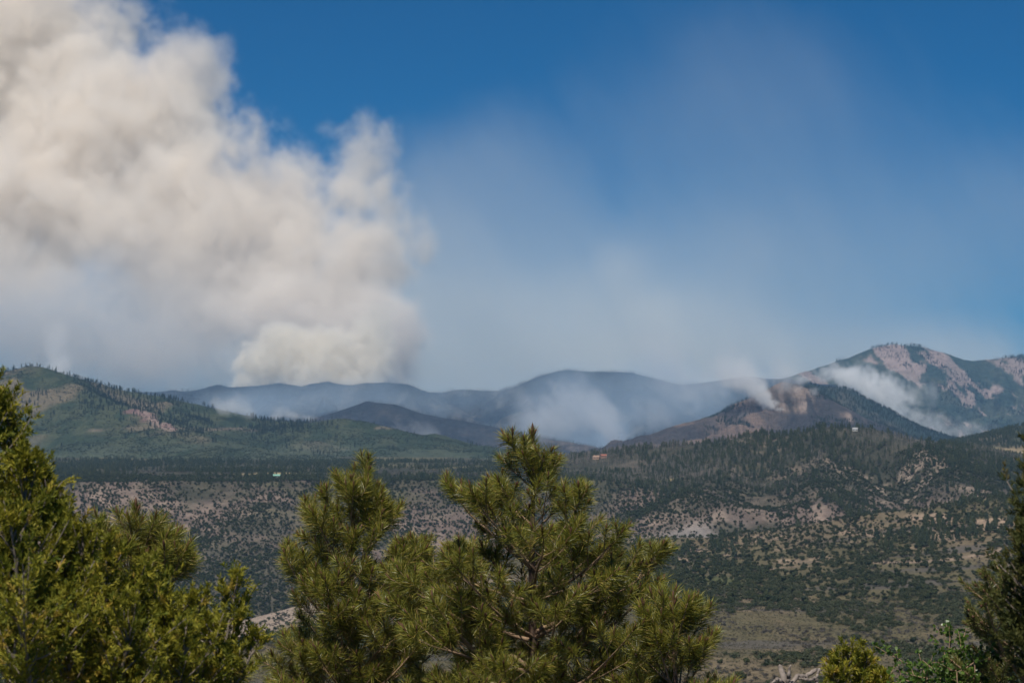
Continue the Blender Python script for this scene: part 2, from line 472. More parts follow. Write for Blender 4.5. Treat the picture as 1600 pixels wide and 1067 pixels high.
def peak_col(x, y, z):
    px, py = project(np.stack([x, y, z], -1))
    n1 = fbm(x / 260, y / 260, 131); n2 = fbm(x / 70, z / 70, 132); n3 = fbm(x / 90 + z / 160, z / 330, 133) + .3 * fbm(x / 35, z / 60, 134)
    col = mix(np.broadcast_to(c(.030, .045, .034), x.shape + (3,)), c(.055, .065, .045), sstep(-.2, .3, n2))
    scree = sstep(0.34, 0.46, n3 + 0.3 * n2 + 0.12 * sstep(170, 420, z))
    top = np.exp(-((px - 1400) / 38) ** 2) * sstep(585, 555, py) + .9 * np.exp(-((px - 1465 + (py - 560) * .3) / 14) ** 2) * sstep(600, 560, py)
    top = top + np.exp(-((px - 1555) / 26) ** 2 - ((py - 612) / 14) ** 2)
    scree = np.clip(scree * .8 + sstep(.5, .75, top + .8 * n2 + .5 * n3), 0, 1)
    return mix(col, c(.27, .205, .185), scree * .9)
MG = [(PTS([(1120, 640, 9900), (1200, 596, 9900), (1262, 578, 9900), (1312, 563, 9850), (1346, 551, 9800), (1366, 543, 9800), (1395, 537, 9800), (1430, 540, 9800),
            (1470, 550, 9820), (1490, 559, 9850), (1522, 564, 9850), (1560, 560, 9800), (1600, 557, 9750), (1700, 565, 9750), (1850, 600, 9700)]), 1900, 1.25, 90),
      (PTS([(1375, 541, 9800), (1420, 600, 9200), (1480, 650, 8500), (1500, 690, 8000)]), 650, 1.2, 60),
      (PTS([(1470, 552, 9800), (1450, 600, 9300), (1440, 640, 8800)]), 420, 1.2, 60),
      (PTS([(1560, 562, 9800), (1570, 610, 9200), (1590, 660, 8500)]), 600, 1.2, 60),
      (PTS([(1346, 553, 9800), (1340, 600, 9300), (1350, 650, 8700)]), 520, 1.2, 60)]
mg_h = mountain("rocky_peak", "high rocky peak with pale scree over dark forest", MG, (0.09, 0.37), (7600, 10350), 460, 320, -170, peak_col, M_FAR, (170, 360), 130)

def knoll_col(x, y, z):
    n1 = fbm(x / 80, y / 80, 141)
    col = mix(np.broadcast_to(c(.050, .055, .035), x.shape + (3,)), c(.10, .085, .06), sstep(0, .4, n1))
    mead = sstep(4, -4, z - (-12 + 3 * n1)) 
    return mix(col, c(.235, .185, .110), mead * sstep(3000, 3030, y))
MK = [(PTS([(1455, 716, 3650), (1500, 694, 3620), (1540, 680, 3600), (1600, 665, 3580), (1720, 650, 3560)]), 420, 1.2, 30)]
knoll_h = mountain("knoll", "dark wooded knoll beyond a tan meadow", MK, (0.19, 0.40), (3000, 4100), 160, 160, -60, knoll_col, M_MTN, (10, 120), 140,
                   lambda x, y: -16 + (y - 3100) * 0.004 - 60 * sstep(3080, 3000, y))

# ------------------------------------------------------------------ far trees: prototypes
RNG = np.random.default_rng(7)
M_BARK = flat_mat("bark_far", (.10, .075, .055), .9)
M_JUN = foliage_mat("juniper_far", (.022, .033, .011), (.052, .060, .020), .15)
M_POND = foliage_mat("pine_far", (.026, .040, .018), (.060, .070, .028), .15)
M_SPR = foliage_mat("spruce_far", (.016, .026, .016), (.030, .042, .022), .1)
M_OAK = foliage_mat("oak_far", (.034, .046, .016), (.066, .070, .030), .2)
M_SCRUB = foliage_mat("scrub_far", (.030, .044, .020), (.058, .066, .032), .15)
M_TUFT = foliage_mat("tuft_far", (.060, .066, .030), (.115, .095, .062), .2)
M_CHAR = flat_mat("charred_wood", (.035, .030, .028), .9)
M_GREY = foliage_mat("grey_brush_far", (.060, .054, .042), (.105, .092, .078), .1)
M_SNAG = flat_mat("bare_aspen_far", (.23, .20, .17), .9)

def leaf_tris(cen, nrm, size, rng, stretch=1.3):
    """one triangle per centre, lying roughly across nrm"""
    n = len(cen)
    r = rng.normal(size=(n, 3))
    nn = nrm / (np.linalg.norm(nrm, axis=1, keepdims=True) + 1e-9) + 0.55 * r / (np.linalg.norm(r, axis=1, keepdims=True))
    nn /= np.linalg.norm(nn, axis=1, keepdims=True)
    t = np.cross(nn, rng.normal(size=(n, 3))); t /= np.linalg.norm(t, axis=1, keepdims=True)
    b = np.cross(nn, t)
    s = np.asarray(size).reshape(-1, 1) * np.ones((n, 1))
    v = np.stack([cen + t * s * stretch, cen - t * s * .6 + b * s, cen - t * s * .6 - b * s], 1).reshape(-1, 3)
    return v, np.arange(3 * n).reshape(-1, 3)

def cone_tube(p0, p1, r0, r1, k=5):
    d = np.asarray(p1, float) - p0; d = d / (np.linalg.norm(d) + 1e-9)
    a = np.cross(d, [0.3, 0.5, 0.81]); a /= np.linalg.norm(a); b = np.cross(d, a)
    an = np.arange(k) * 2 * math.pi / k
    ring = np.cos(an)[:, None] * a + np.sin(an)[:, None] * b
    v = np.concatenate([p0 + ring * r0, p1 + ring * r1])
    i = np.arange(k); j = (i + 1) % k
    f = np.concatenate([np.stack([i, j, j + k], 1), np.stack([i, j + k, i + k], 1)])
    return v, f

def joinvf(parts):
    V, F, o = [], [], 0
    for v, f in parts:
        V.append(v); F.append(f + o); o += len(v)
    return np.concatenate(V), np.concatenate(F)

def crown_round(rng, n, rx, rz, cz, lobes=6, leaf=.1):
    """rounded crown made of a few leafy lobes; unit height tree"""
    cs, ns = [], []
    for k in range(lobes):
        th = rng.uniform(0, 2 * math.pi); rr = rx * rng.uniform(.25, .62) if k else 0
        lc = np.array([math.cos(th) * rr, math.sin(th) * rr, cz + rz * rng.uniform(-.45, .5)])
        lr = np.array([rx, rx, rz]) * rng.uniform(.42, .62)
        d = rng.normal(size=(n // lobes, 3)); d /= np.linalg.norm(d, axis=1, keepdims=True)
        q = d * rng.uniform(.6, 1.0, (len(d), 1)) 
        cs.append(lc + q * lr); ns.append(d + [0, 0, .25])
    cs = np.concatenate(cs); ns = np.concatenate(ns)
    keep = cs[:, 2] > 0.04
    return leaf_tris(cs[keep], ns[keep], leaf * rng.uniform(.6, 1.2, keep.sum()), rng)

def make_juniper(rng, n=160):
    v, f = crown_round(rng, n, rng.uniform(.42, .58), .46, .52, 7, .10)
    return v, f, cone_tube(np.array([0, 0, -.08]), np.array([.02, .01, .5]), .05, .02)

def make_oak(rng, n=140):
    v, f = crown_round(rng, n, rng.uniform(.75, 1.1), .45, .48, 8, .13)
    return v, f, cone_tube(np.array([0, 0, -.08]), np.array([.02, .01, .4]), .04, .02)

def make_pond(rng, n=200, slim=.23):
    cs, ns = [], []
    for k in range(16):
        h = .2 + .78 * (k + rng.uniform(0, 1)) / 16
        R = slim * (1.06 - h) ** .65 * 1.5 * rng.uniform(.7, 1.1)
        m = n // 16
        th = rng.uniform(0, 2 * math.pi, m); rr = R * np.sqrt(rng.uniform(.15, 1, m))
        cs.append(np.stack([np.cos(th) * rr, np.sin(th) * rr, h + rng.normal(0, .018, m) - .10 * rr], 1))
        ns.append(np.stack([np.cos(th), np.sin(th), .5 + 0 * th], 1))
    v, f = leaf_tris(np.concatenate(cs), np.concatenate(ns), .045 * rng.uniform(.6, 1.3, n // 16 * 16), rng, 1.5)
    return v, f, cone_tube(np.array([0, 0, -.06]), np.array([0, 0, .9]), .022, .006)

def make_spruce(rng, n=150):
    return make_pond(rng, n, .13)

def make_snag(rng, n=0):
    parts = [cone_tube(np.array([0, 0, -.05]), np.array([rng.normal(0, .02), rng.normal(0, .02), 1.]), .018, .004, 4)]
    for k in range(9):
        h = rng.uniform(.35, .92); th = rng.uniform(0, 6.28); L = .2 * (1.1 - h) + .05
        parts.append(cone_tube(np.array([0, 0, h]), np.array([math.cos(th) * L, math.sin(th) * L, h + L * .9]), .009, .003, 3))
    return joinvf(parts) + (None,)

def proto_mesh(name, maker, mat, rng, n):
    v, f, tr = maker(rng, n)
    if tr is not None:
        k = len(f)
        v, f = joinvf([(v, f), tr])
        me = mesh_np(name, v, f, None, False, mat)
        me.materials.append(M_BARK)
        me.polygons.foreach_set("material_index", (np.arange(len(f)) >= k).astype(np.int32))
    else:
        me = mesh_np(name, v, f, None, False, mat)
    return me

PROTO = {}
for nm, mk, mt, nn, cnt in (("juniper", make_juniper, M_JUN, 170, 6), ("oak", make_oak, M_OAK, 150, 5), ("grey", make_oak, M_GREY, 110, 4),
                            ("scrub", make_oak, M_SCRUB, 80, 4), ("tuft", make_oak, M_TUFT, 40, 4), ("burnt", make_snag, M_CHAR, 0, 4), ("pine", make_pond, M_POND, 208, 6), ("spruce", make_spruce, M_SPR, 144, 5), ("snag", make_snag, M_SNAG, 0, 4),
                            ("juniper_big", make_juniper, M_JUN, 620, 6), ("pine_big", make_pond, M_POND, 640, 5)):
    PROTO[nm] = [proto_mesh(nm + "_crown", mk, mt, RNG, nn) for k in range(cnt)]

def scatter_group(name):
    """node group: plants one of the collection's trees on every surveyed point"""
    colc = bpy.data.collections.new(name + "_kinds")
    for i, me in enumerate(PROTO[name]):
        colc.objects.link(bpy.data.objects.new("%s_%02d" % (name, i), me))
    g = bpy.data.node_groups.new("scatter_" + name, 'GeometryNodeTree')
    g.interface.new_socket("Geometry", in_out='INPUT', socket_type='NodeSocketGeometry')
    g.interface.new_socket("Geometry", in_out='OUTPUT', socket_type='NodeSocketGeometry')
    n, l = g.nodes, g.links
    gi, go = n.new("NodeGroupInput"), n.new("NodeGroupOutput")
    ci = n.new("GeometryNodeCollectionInfo"); ci.inputs["Collection"].default_value = colc
    ci.inputs["Separate Children"].default_value = True; ci.inputs["Reset Children"].default_value = True
    iop = n.new("GeometryNodeInstanceOnPoints"); iop.inputs["Pick Instance"].default_value = True
    def attr(nm, typ):
        a = n.new("GeometryNodeInputNamedAttribute"); a.data_type = typ; a.inputs["Name"].default_value = nm
        return a.outputs["Attribute"]
    l.new(gi.outputs[0], iop.inputs["Points"]); l.new(ci.outputs[0], iop.inputs["Instance"])
    l.new(attr("idx", 'INT'), iop.inputs["Instance Index"])
    cx = n.new("ShaderNodeCombineXYZ"); l.new(attr("rotz", 'FLOAT'), cx.inputs[2])
    l.new(cx.outputs[0], iop.inputs["Rotation"]); l.new(attr("size", 'FLOAT_VECTOR'), iop.inputs["Scale"])
    l.new(iop.outputs[0], go.inputs[0])
    return g
SCAT = {}
def scatter(objname, proto, pts, size, label):
    if proto not in SCAT: SCAT[proto] = scatter_group(proto)
    n = len(pts)
    me = bpy.data.meshes.new(objname)
    me.vertices.add(n); me.vertices.foreach_set("co", np.ascontiguousarray(pts, np.float32).ravel())
    w = size * RNG.uniform(.85, 1.2, n)
    for nm, typ, key, val in (("idx", 'INT', "value", RNG.integers(0, len(PROTO[proto]), n).astype(np.int32)),
                              ("rotz", 'FLOAT', "value", RNG.uniform(0, 6.283, n).astype(np.float32)),
                              ("size", 'FLOAT_VECTOR', "vector", np.stack([w, w, size], 1).astype(np.float32).ravel())):
        me.attributes.new(nm, typ, 'POINT').data.foreach_set(key, val)
    o = link(objname, me)
    md = o.modifiers.new("scatter", 'NODES'); md.node_group = SCAT[proto]
    return tag(o, label, None, None, "stuff")

def sample(n, ylo, yhi, ulo, uhi, hfun, dens):
    """random points in a sector, kept with probability dens(x, y, z)"""
    y = np.sqrt(RNG.uniform(ylo ** 2, yhi ** 2, n)); x = RNG.uniform(ulo, uhi, n) * y
    z = hfun(x, y)
    k = RNG.uniform(0, 1, n) < dens(x, y, z)
    return np.stack([x, y, z], 1)[k]

def in_front(pts, hfun, hf2=None):
    """keep what is not hidden behind its own hill (coarse line-of-sight test)"""
    ok = np.ones(len(pts), bool)
    for s in np.linspace(.80, .99, 12):
        q = pts * s
        ok &= hfun(q[:, 0], q[:, 1]) < q[:, 2] + 9
    return ok

# --- valley floor: junipers, oak thickets, grey brush, pines on the bench
def d_val_jun(x, y, z):
    n = fbm(x / 45, y / 170, 201) + .5 * fbm(x / 220, y / 420, 202)
    base = sstep(-.15, .35, n + .9 * sstep(980, 1250, y) - .35)
    return base * np.where(y < 1000, .35, 1) * sstep(1800, 1740, y) * np.where(x < 20, .35, 1)
jv = sample(15000, 520, 1780, -.30, .32, ground_h, d_val_jun)
jv_s = RNG.uniform(1.6, 4.2, len(jv))
def d_val_oak(x, y, z):
    n = fbm(x / 34, y / 120, 205)
    return sstep(-.12, .2, n + .3 * fbm(x / 150, y / 300, 206)) * sstep(1600, 1300, y)
ov = sample(34000, 420, 1560, -.30, .32, ground_h, d_val_oak)
def d_val_grey(x, y, z):
    return sstep(-.05, .2, fbm(x / 34, y / 110, 207))
gv = sample(26000, 420, 1750, -.30, .32, ground_h, d_val_grey)
def d_val_pine(x, y, z):
    return sstep(.0, .35, fbm(x / 110, y / 90, 209) + .25 * sstep(250, 400, x)) * sstep(1380, 1480, y) * sstep(110, 180, x)
pv = sample(1500, 1350, 1780, -.05, .32, ground_h, d_val_pine)
pv_s = RNG.uniform(5, 10, len(pv))
scatter("oak_thicket", "oak", ov, RNG.uniform(1.4, 2.8, len(ov)), "low grey green oak thickets covering the valley floor")
tv = sample(70000, 480, 1150, -.30, .32, ground_h, lambda x, y, z: .55 + .45 * fbm(x / 18, y / 18, 208))
scatter("grass_tuft", "tuft", tv, RNG.uniform(.35, .9, len(tv)), "dry grass tufts and low weeds on the valley floor")
scatter("grey_brush", "grey", gv, RNG.uniform(.8, 1.7, len(gv)), "dull grey leafless brush patches on the valley floor")

# --- mesa face, plateau and wooded hill
def d_face(x, y, z):
    n = fbm(x / 75, y / 75, 211); n3 = fbm(x / 260, y / 300, 63)
    d = .60 + .4 * n + .25 * n3 + .75 * fbm(x / 26, y / 110, 212) + .5 * sstep(2080, 1850, y)
    tal = sstep(60, 130, x) * sstep(330, 230, x) * sstep(2060, 1980, y)
    return np.clip(d - .25 * tal, .06, 1) * sstep(2520, 2360, y)
jf = sample(140000, 1600, 2520, -.34, .34, mesa_h, d_face)
jf = jf[jf[:, 2] > ground_h(jf[:, 0], jf[:, 1]) - 1]
jf_s = 1.1 + 3.6 * RNG.beta(1.6, 2.6, len(jf))
def d_plat(x, y, z):
    n = fbm(x / 140, y / 160, 213)
    d = sstep(-.35, .45, n + .35 * fbm(x / 35, y / 45, 216)) 
    d = np.where(x < 180, d * .6, np.maximum(d, sstep(-.55, .15, n + .35 * fbm(x / 35, y / 45, 216))))
    for (fx, fy, rx, ry) in ((-330, 2560, 75, 70), (245, 2420, 44, 34), (190, 2440, 24, 22), (560, 2745, 36, 32)):
        d = d * sstep(.8, 1.2, ((x - fx) / rx) ** 2 + ((y - fy) / ry) ** 2)
    hl = sstep(-100, -20, z + 45 * fbm(x / 130, y / 110, 214)) * sstep(130, 260, x)
    rw = 150 * fbm(x / 70, y / 140, 218)
    return np.maximum(d * sstep(2270, 2370, y + rw) * sstep(330, 180, x), d * hl * .9)
pp = sample(70000, 2000, 3500, -.36, .36, mesa_h, d_plat)
pp = pp[in_front(pp, mesa_h)]
pp_s = RNG.uniform(3, 10.5, len(pp)) * np.where(pp[:, 0] > 150, 1.0, .9)
def d_snag(x, y, z):
    return sstep(.05, .25, fbm(x / 120, y / 160, 215)) * sstep(2250, 2400, y)
sn = sample(12000, 2250, 2950, .02, .32, mesa_h, d_snag); sn = sn[in_front(sn, mesa_h)]
scatter("bare_aspen_grove", "snag", sn, RNG.uniform(6, 10, len(sn)), "pale bare aspen trunks standing among the hill pines")
bf = sample(60000, 1650, 3100, -.34, .36, mesa_h, lambda x, y, z: sstep(-.1, .4, fbm(x / 50, y / 50, 217)))
scatter("mesa_brush", "grey", bf, RNG.uniform(.8, 1.6, len(bf)), "grey brush between the trees on the mesa slopes")

# --- left mountain
def ml_px(pts): return project(pts)
def d_ml(x, y, z):
    px, py = project(np.stack([x, y, z], -1))
    n = fbm(x / 160, y / 160, 221)
    a = sstep(95, 125, px) * sstep(345, 320, px) * sstep(60, -6, py - np.interp(px, [100, 200, 250, 300, 345], [592, 613, 630, 640, 652]) - 6)
    b = sstep(385, 400, px) * sstep(540, 510, px) * sstep(712, 690, py)
    cc = sstep(100, 70, px + .6 * (py - 600)) * sstep(670, 640, py)
    n4 = fbm(x / 45, y / 45, 226)
    return np.clip((a * sstep(-.6, .0, n + .6 * n4 + .15) + b * sstep(-.4, .25, n + .6 * n4 + .1)) * .26 + cc * .3 * sstep(-.35, .2, n + .4 * n4) + .015 * sstep(0, .3, n4), 0, 1)
sl = sample(60000, 3900, 5000, -.30, .0, ml_h, d_ml); sl = sl[in_front(sl, ml_h)]
scatter("spruce_forest", "spruce", sl, RNG.uniform(4.5, 13, len(sl)), "dark spruce forest along the crest of the green mountain")
bl = sample(42000, 3600, 4800, -.30, .0, ml_h, lambda x, y, z: sstep(-.25, .3, fbm(x / 90, y / 90, 223)))
bl = bl[in_front(bl, ml_h)]
scatter("mountain_scrub", "scrub", bl, RNG.uniform(1.2, 3.0, len(bl)), "green scrub covering the mountain slopes")
kn = sample(14000, 3350, 3900, .19, .40, knoll_h, lambda x, y, z: sstep(-14, -6, z)); kn = kn[in_front(kn, knoll_h)]
scatter("knoll_forest", "pine", kn, RNG.uniform(5, 9, len(kn)), "dense dark pines covering the far knoll")

fb = sample(9000, 5000, 5750, .04, .25, mf_h, lambda x, y, z: sstep(-.2, .3, fbm(x / 120, y / 120, 231)) * (z > -60)); fb = fb[in_front(fb, mf_h)]
scatter("burnt_forest", "burnt", fb, RNG.uniform(6, 13, len(fb)), "charred dead trunks on the burnt brown ridge")
fs = sample(9000, 5200, 5700, .10, .25, mf_h, lambda x, y, z: sstep(.0, .3, fbm(x / 90, y / 90, 233)) * (z > -60)); fs = fs[in_front(fs, mf_h)]
scatter("ridge_spruces", "spruce", fs, RNG.uniform(5, 11, len(fs)), "surviving dark spruces around the rocky burnt summit")
f2 = sample(9000, 6000, 6500, .11, .25, mf2_h, lambda x, y, z: .8 * (z > -40)); f2 = f2[in_front(f2, mf2_h)]
scatter("wooded_ridge_forest", "spruce", f2, RNG.uniform(6, 13, len(f2)), "dark spruce forest on the ridge behind the burnt summit")
gf = sample(26000, 8200, 9950, .12, .34, mg_h, lambda x, y, z: sstep(.1, -.2, fbm(x / 140 + z / 200, z / 300, 235)) * (z > -20)); gf = gf[in_front(gf, mg_h)]
scatter("peak_forest", "spruce", gf, RNG.uniform(8, 17, len(gf)), "dark conifer forest clothing the slopes of the rocky peak")
ef = sample(12000, 6300, 7050, -.12, .08, me2_h, lambda x, y, z: sstep(-.1, .3, fbm(x / 160, y / 160, 237)) * (z > -60)); ef = ef[in_front(ef, me2_h)]
scatter("charred_forest", "burnt", ef, RNG.uniform(7, 14, len(ef)), "burnt black trunks on the low charred hill")

e1 = sample(30000, 7900, 8650, -.27, .12, me1_h, lambda x, y, z: sstep(-.2, .2, fbm(x / 200, y / 200, 239)) * (z > 120)); e1 = e1[in_front(e1, me1_h)]
scatter("hazy_ridge_forest", "burnt", e1, RNG.uniform(8, 17, len(e1)), "blackened trees bristling along the hazy blue ridge")

# --- houses
def hit(px, py, hfun, ylo, yhi):
    for Y in np.arange(ylo, yhi, 2.0):
        q = P(px, py, Y)
        if hfun(q[0:1], q[1:2])[0] > q[2]: return Y
    return yhi
HOUSES = [(432, 746, 2300, 2700, 8, 4, (.20, .38, .30), (.32, .30, .26), "small house with a pale green metal roof on the mesa top"),
          (547, 751, 2300, 2700, 9, 5, (.30, .31, .33), (.24, .20, .16), "small grey roofed cabin near the mesa rim"),
          (932, 717, 2500, 3100, 9, 5, (.34, .22, .15), (.42, .27, .18), "orange tan house on the wooded hillside below two tall pines"),
          (943, 715, 2500, 3100, 8, 5, (.30, .12, .08), (.40, .22, .14), "rust red shed beside the orange tan house"),
          (1026, 694, 2500, 3100, 12, 4, (.30, .05, .05), (.32, .10, .08), "low dark red barn on the crest of the wooded hill"),
          (1336, 673, 2500, 3000, 7, 4, (.36, .36, .37), (.50, .49, .47), "white house among the pines on top of the hill"),
          (1432, 686, 2500, 3000, 9, 5, (.30, .22, .15), (.42, .33, .24), "tan house beside the small hilltop meadow")]
H_POS = []
for (px, py, y0, y1, W, Hh, rc, wc, lab) in HOUSES:
    Y = hit(px, py, mesa_h, y0, y1); q = P(px, py, Y)
    z = float(mesa_h(q[0:1], q[1:2])[0]); D = W * .7
    root = empty("house", (q[0], Y, z)); tag(root, lab, "house", "houses on the mesa and hill"); root.rotation_euler = (0, 0, float(RNG.uniform(-.5, .5)))
    w, d, h = W / 2, D / 2, Hh * .6
    vw = np.array([[-w, -d, -1], [w, -d, -1], [w, d, -1], [-w, d, -1], [-w, -d, h], [w, -d, h], [w, d, h], [-w, d, h], [-w, 0, Hh], [w, 0, Hh]], float)
    me = bpy.data.meshes.new("wall"); me.from_pydata(vw.tolist(), [], [(0, 1, 5, 4), (2, 3, 7, 6), (1, 2, 6, 9, 5), (3, 0, 4, 8, 7)])
    me.materials.append(flat_mat("wall_paint", wc, .8, 1.0, .12)); link("wall", me, root)
    e = .5
    for sgn in (-1, 1):
        vr = np.array([[-w - e, sgn * (d + e), h - .25], [w + e, sgn * (d + e), h - .25], [w + e, 0, Hh + .12], [-w - e, 0, Hh + .12]])
        vr = np.concatenate([vr, vr + [0, 0, .18]])
        link("roof", mesh_np("roof", vr, np.array([[0, 1, 2, 3], [4, 7, 6, 5], [0, 4, 5, 1], [1, 5, 6, 2], [2, 6, 7, 3], [3, 7, 4, 0]]), None, False, flat_mat("roof_sheet", rc, .6, 1.0, .12)), root)
    for k in (-1, 1):
        vv = np.array([[k * w * .5 - .6, -d - .06, h * .35], [k * w * .5 + .6, -d - .06, h * .35], [k * w * .5 + .6, -d - .06, h * .8], [k * w * .5 - .6, -d - .06, h * .8]])
        vv = np.concatenate([vv, vv + [0, .12, 0]])
        link("window", mesh_np("window", vv, np.array([[0, 1, 2, 3], [4, 7, 6, 5], [0, 4, 5, 1], [1, 5, 6, 2], [2, 6, 7, 3], [3, 7, 4, 0]]), None, False, flat_mat("window_glass", (.04, .05, .06), .2, 1, .1, .5)), root)
    H_POS.append((px, py, Y, W / Y * FPX))
def clear_view(pts, s):
    px, py = project(pts); ok = np.ones(len(pts), bool)
    for hx, hy, hY, hw in H_POS:
        ok &= ~((np.abs(px - hx) < hw * .62) & (pts[:, 1] < hY + 4) & (py - s / pts[:, 1] * FPX < hy + 2) & (py > hy - 8))
        ok &= ~((np.abs(px - hx) < hw * .75) & (np.abs(pts[:, 1] - hY) < 7))
    return ok
k = clear_view(pp, pp_s); pp, pp_s = pp[k], pp_s[k]

# --- pick the largest ones in view as trees of their own
def foreground_top(px):
    return np.interp(px, [0, 60, 100, 150, 210, 330, 400, 430, 500, 560, 620, 660, 720, 800, 840, 900, 960, 1000, 1090, 1095, 1100, 1180, 1200, 1290, 1300, 1370, 1372, 1430, 1440, 1500, 1580, 1581, 1600],
                     [640, 700, 790, 830, 780, 880, 960, 900, 750, 740, 840, 840, 740, 670, 670, 740, 780, 900, 990, 1060, 1067, 1067, 1035, 1035, 1020, 1020, 1067, 1067, 1010, 930, 900, 745, 745])
def pick(pts, s, n, ok=None):
    px, py = project(pts + np.array([0, 0, 1.]) * (s / 2)[:, None])
    app = s / pts[:, 1]
    vis = (px > 4) & (px < 1596) & (py < 1062) & (py < foreground_top(px) - 6)
    if ok is not None: vis &= ok
    order = np.argsort(np.where(vis, -app, 1))[:n]
    order = order[vis[order]]
    m = np.zeros(len(pts), bool); m[order] = True
    return m
def individuals(name, proto, pts, s, label, cat, group):
    for i in range(len(pts)):
        o = link(name, PROTO[proto][i % len(PROTO[proto])])
        o.location = pts[i]; o.rotation_euler = (0, 0, float(RNG.uniform(0, 6.28)))
        w = float(s[i] * RNG.uniform(.85, 1.2)); o.scale = (w, w, float(s[i]))
        tag(o, label, cat, group)
m = pick(jv, jv_s, 300)
individuals("juniper_shrub", "juniper_big", jv[m], jv_s[m], "small rounded dark green juniper dotting the valley floor", "juniper", "junipers on the valley floor")
scatter("juniper_scrub", "juniper", np.concatenate([jv[~m], jf]), np.concatenate([jv_s[~m], jf_s]), "dark pinyon and juniper scrub dotting the mesa face")
mh = pick(pp, pp_s, 120, (pp[:, 1] < 2900) & (pp[:, 0] > 60)); mt_ = pick(pp, pp_s, 80, (pp[:, 1] < 2700) & (pp[:, 0] <= 60)); m = mh | mt_
mv = pick(pv, pv_s, 100)
individuals("pine_tree", "pine_big", pp[mh], pp_s[mh], "tall dark pine standing on the wooded hill", "pine tree", "pines on the wooded hill")
individuals("pine_tree", "pine_big", pp[mt_], pp_s[mt_], "dark pine standing along the flat mesa top", "pine tree", "pines on the mesa top")
individuals("pine_tree", "pine_big", pv[mv], pv_s[mv], "dark conical pine on the bench at the foot of the hill", "pine tree", "pines on the bench")
scatter("pine_wood", "pine", np.concatenate([pp[~m], pv[~mv]]), np.concatenate([pp_s[~m], pv_s[~mv]]), "dark green pine wood on the mesa top and hill")

# ------------------------------------------------------------------ foreground trees
M_NEEDLE = foliage_mat("pine_needles", None, None, .24, .40, True, .5)
M_SCALE = foliage_mat("juniper_scales", None, None, .30, .6, True, .2)
M_LEAF = foliage_mat("oak_leaves", None, None, .40, .35, True, .45)
M_TWIG = flat_mat("twig_bark", (.29, .195, .125), .85, 30, .35)
M_TRUNK = flat_mat("pine_bark", (.115, .078, .058), .9, 14, .5)
M_JBARK = flat_mat("juniper_bark", (.20, .165, .135), .9, 20, .4)
M_BUD = flat_mat("bud_scales", (.110, .056, .034), .7, 60, .4)
M_DEAD = flat_mat("weathered_wood", (.22, .185, .16), .9, 16, .6)

def unit(v): 
    v = np.asarray(v, float); return v / (np.linalg.norm(v, axis=-1, keepdims=True) + 1e-9)

def tube(pts, rad, k=6):
    """tapered tube along a polyline"""
    pts = np.asarray(pts, float); rad = np.asarray(rad, float)
    n = len(pts)
    tg = unit(np.gradient(pts, axis=0))
    ref = np.array([.31, .52, .79]) if abs(tg[0] @ np.array([.31, .52, .79])) < .9 else np.array([1., 0, 0])
    a = unit(np.cross(tg, ref)); b = np.cross(tg, a)
    an = np.arange(k) * 2 * math.pi / k
    ring = (np.cos(an)[None, :, None] * a[:, None] + np.sin(an)[None, :, None] * b[:, None]) * rad[:, None, None] + pts[:, None]
    v = ring.reshape(-1, 3)
    i = np.arange(n - 1)[:, None] * k; j = np.arange(k)[None]; j2 = (j + 1) % k
    q = np.stack([i + j, i + j2, i + k + j2, i + k + j], -1).reshape(-1, 4)
    f = np.concatenate([q[:, [0, 1, 2]], q[:, [0, 2, 3]]])
    v = np.concatenate([v, pts[-1:] + tg[-1:] * rad[-1]])
    t0 = (n - 1) * k
    f = np.concatenate([f, np.stack([t0 + np.arange(k), t0 + (np.arange(k) + 1) % k, np.full(k, len(v) - 1)], 1)])
    return v, f

def curve_pts(p0, d0, L, n, rng, up=.0, wob=.06):
    """a growing shoot: start, direction, length, bending towards up"""
    p = np.asarray(p0, float); d = unit(d0); out = [p]
    for i in range(n):
        d = unit(d + np.array([0, 0, up]) / n + rng.normal(0, wob, 3))
        p = p + d * L / n; out.append(p)
    return np.array(out)

def needles(pts, rng, dens, nl, wid, a_tip=24, a_base=62, pal=None):
    """needles along a shoot polyline: returns verts, faces, colours"""
    seg = np.linalg.norm(np.diff(pts, axis=0), axis=1); cum = np.r_[0, np.cumsum(seg)]; L = cum[-1]
    n = max(6, int(dens * L))
    t = rng.uniform(0, 1, n) ** .85
    q = np.stack([np.interp(t * L, cum, pts[:, k]) for k in range(3)], 1)
    tg = np.gradient(pts, axis=0)
    ax = unit(np.stack([np.interp(t * L, cum, tg[:, k]) for k in range(3)], 1))
    ra = unit(np.cross(ax, rng.normal(size=(n, 3))))
    an = np.radians(a_base + (a_tip - a_base) * t ** 2 + rng.normal(0, 10, n))
    d = ax * np.cos(an)[:, None] + ra * np.sin(an)[:, None]
    ln = nl * rng.uniform(.65, 1.1, n) * (1 - .25 * t ** 3)
    mid = q + d * (ln * .55)[:, None]
    tip = q + d * ln[:, None] + np.array([0, 0, -1.]) * (ln * .10 * rng.uniform(0, 1, n))[:, None]
    sd = unit(np.cross(d, rng.normal(size=(n, 3)))) * (wid * .5)
    v = np.stack([q - sd * .7, q + sd * .7, mid - sd, mid + sd, tip], 1).reshape(-1, 3)
    o = (np.arange(n) * 5)[:, None]
    f = np.concatenate([o + [[0, 1, 3]], o + [[0, 3, 2]], o + [[2, 3, 4]]])
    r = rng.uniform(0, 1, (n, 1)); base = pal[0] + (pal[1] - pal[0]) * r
    base = base * (.72 + .5 * t[:, None])  # sunlit tips against a darker interior, painted into the needle colours
    yel = rng.uniform(0, 1, (n, 1)) < .07
    base = np.where(yel, pal[2], base)
    return v, f, np.repeat(base, 5, axis=0)

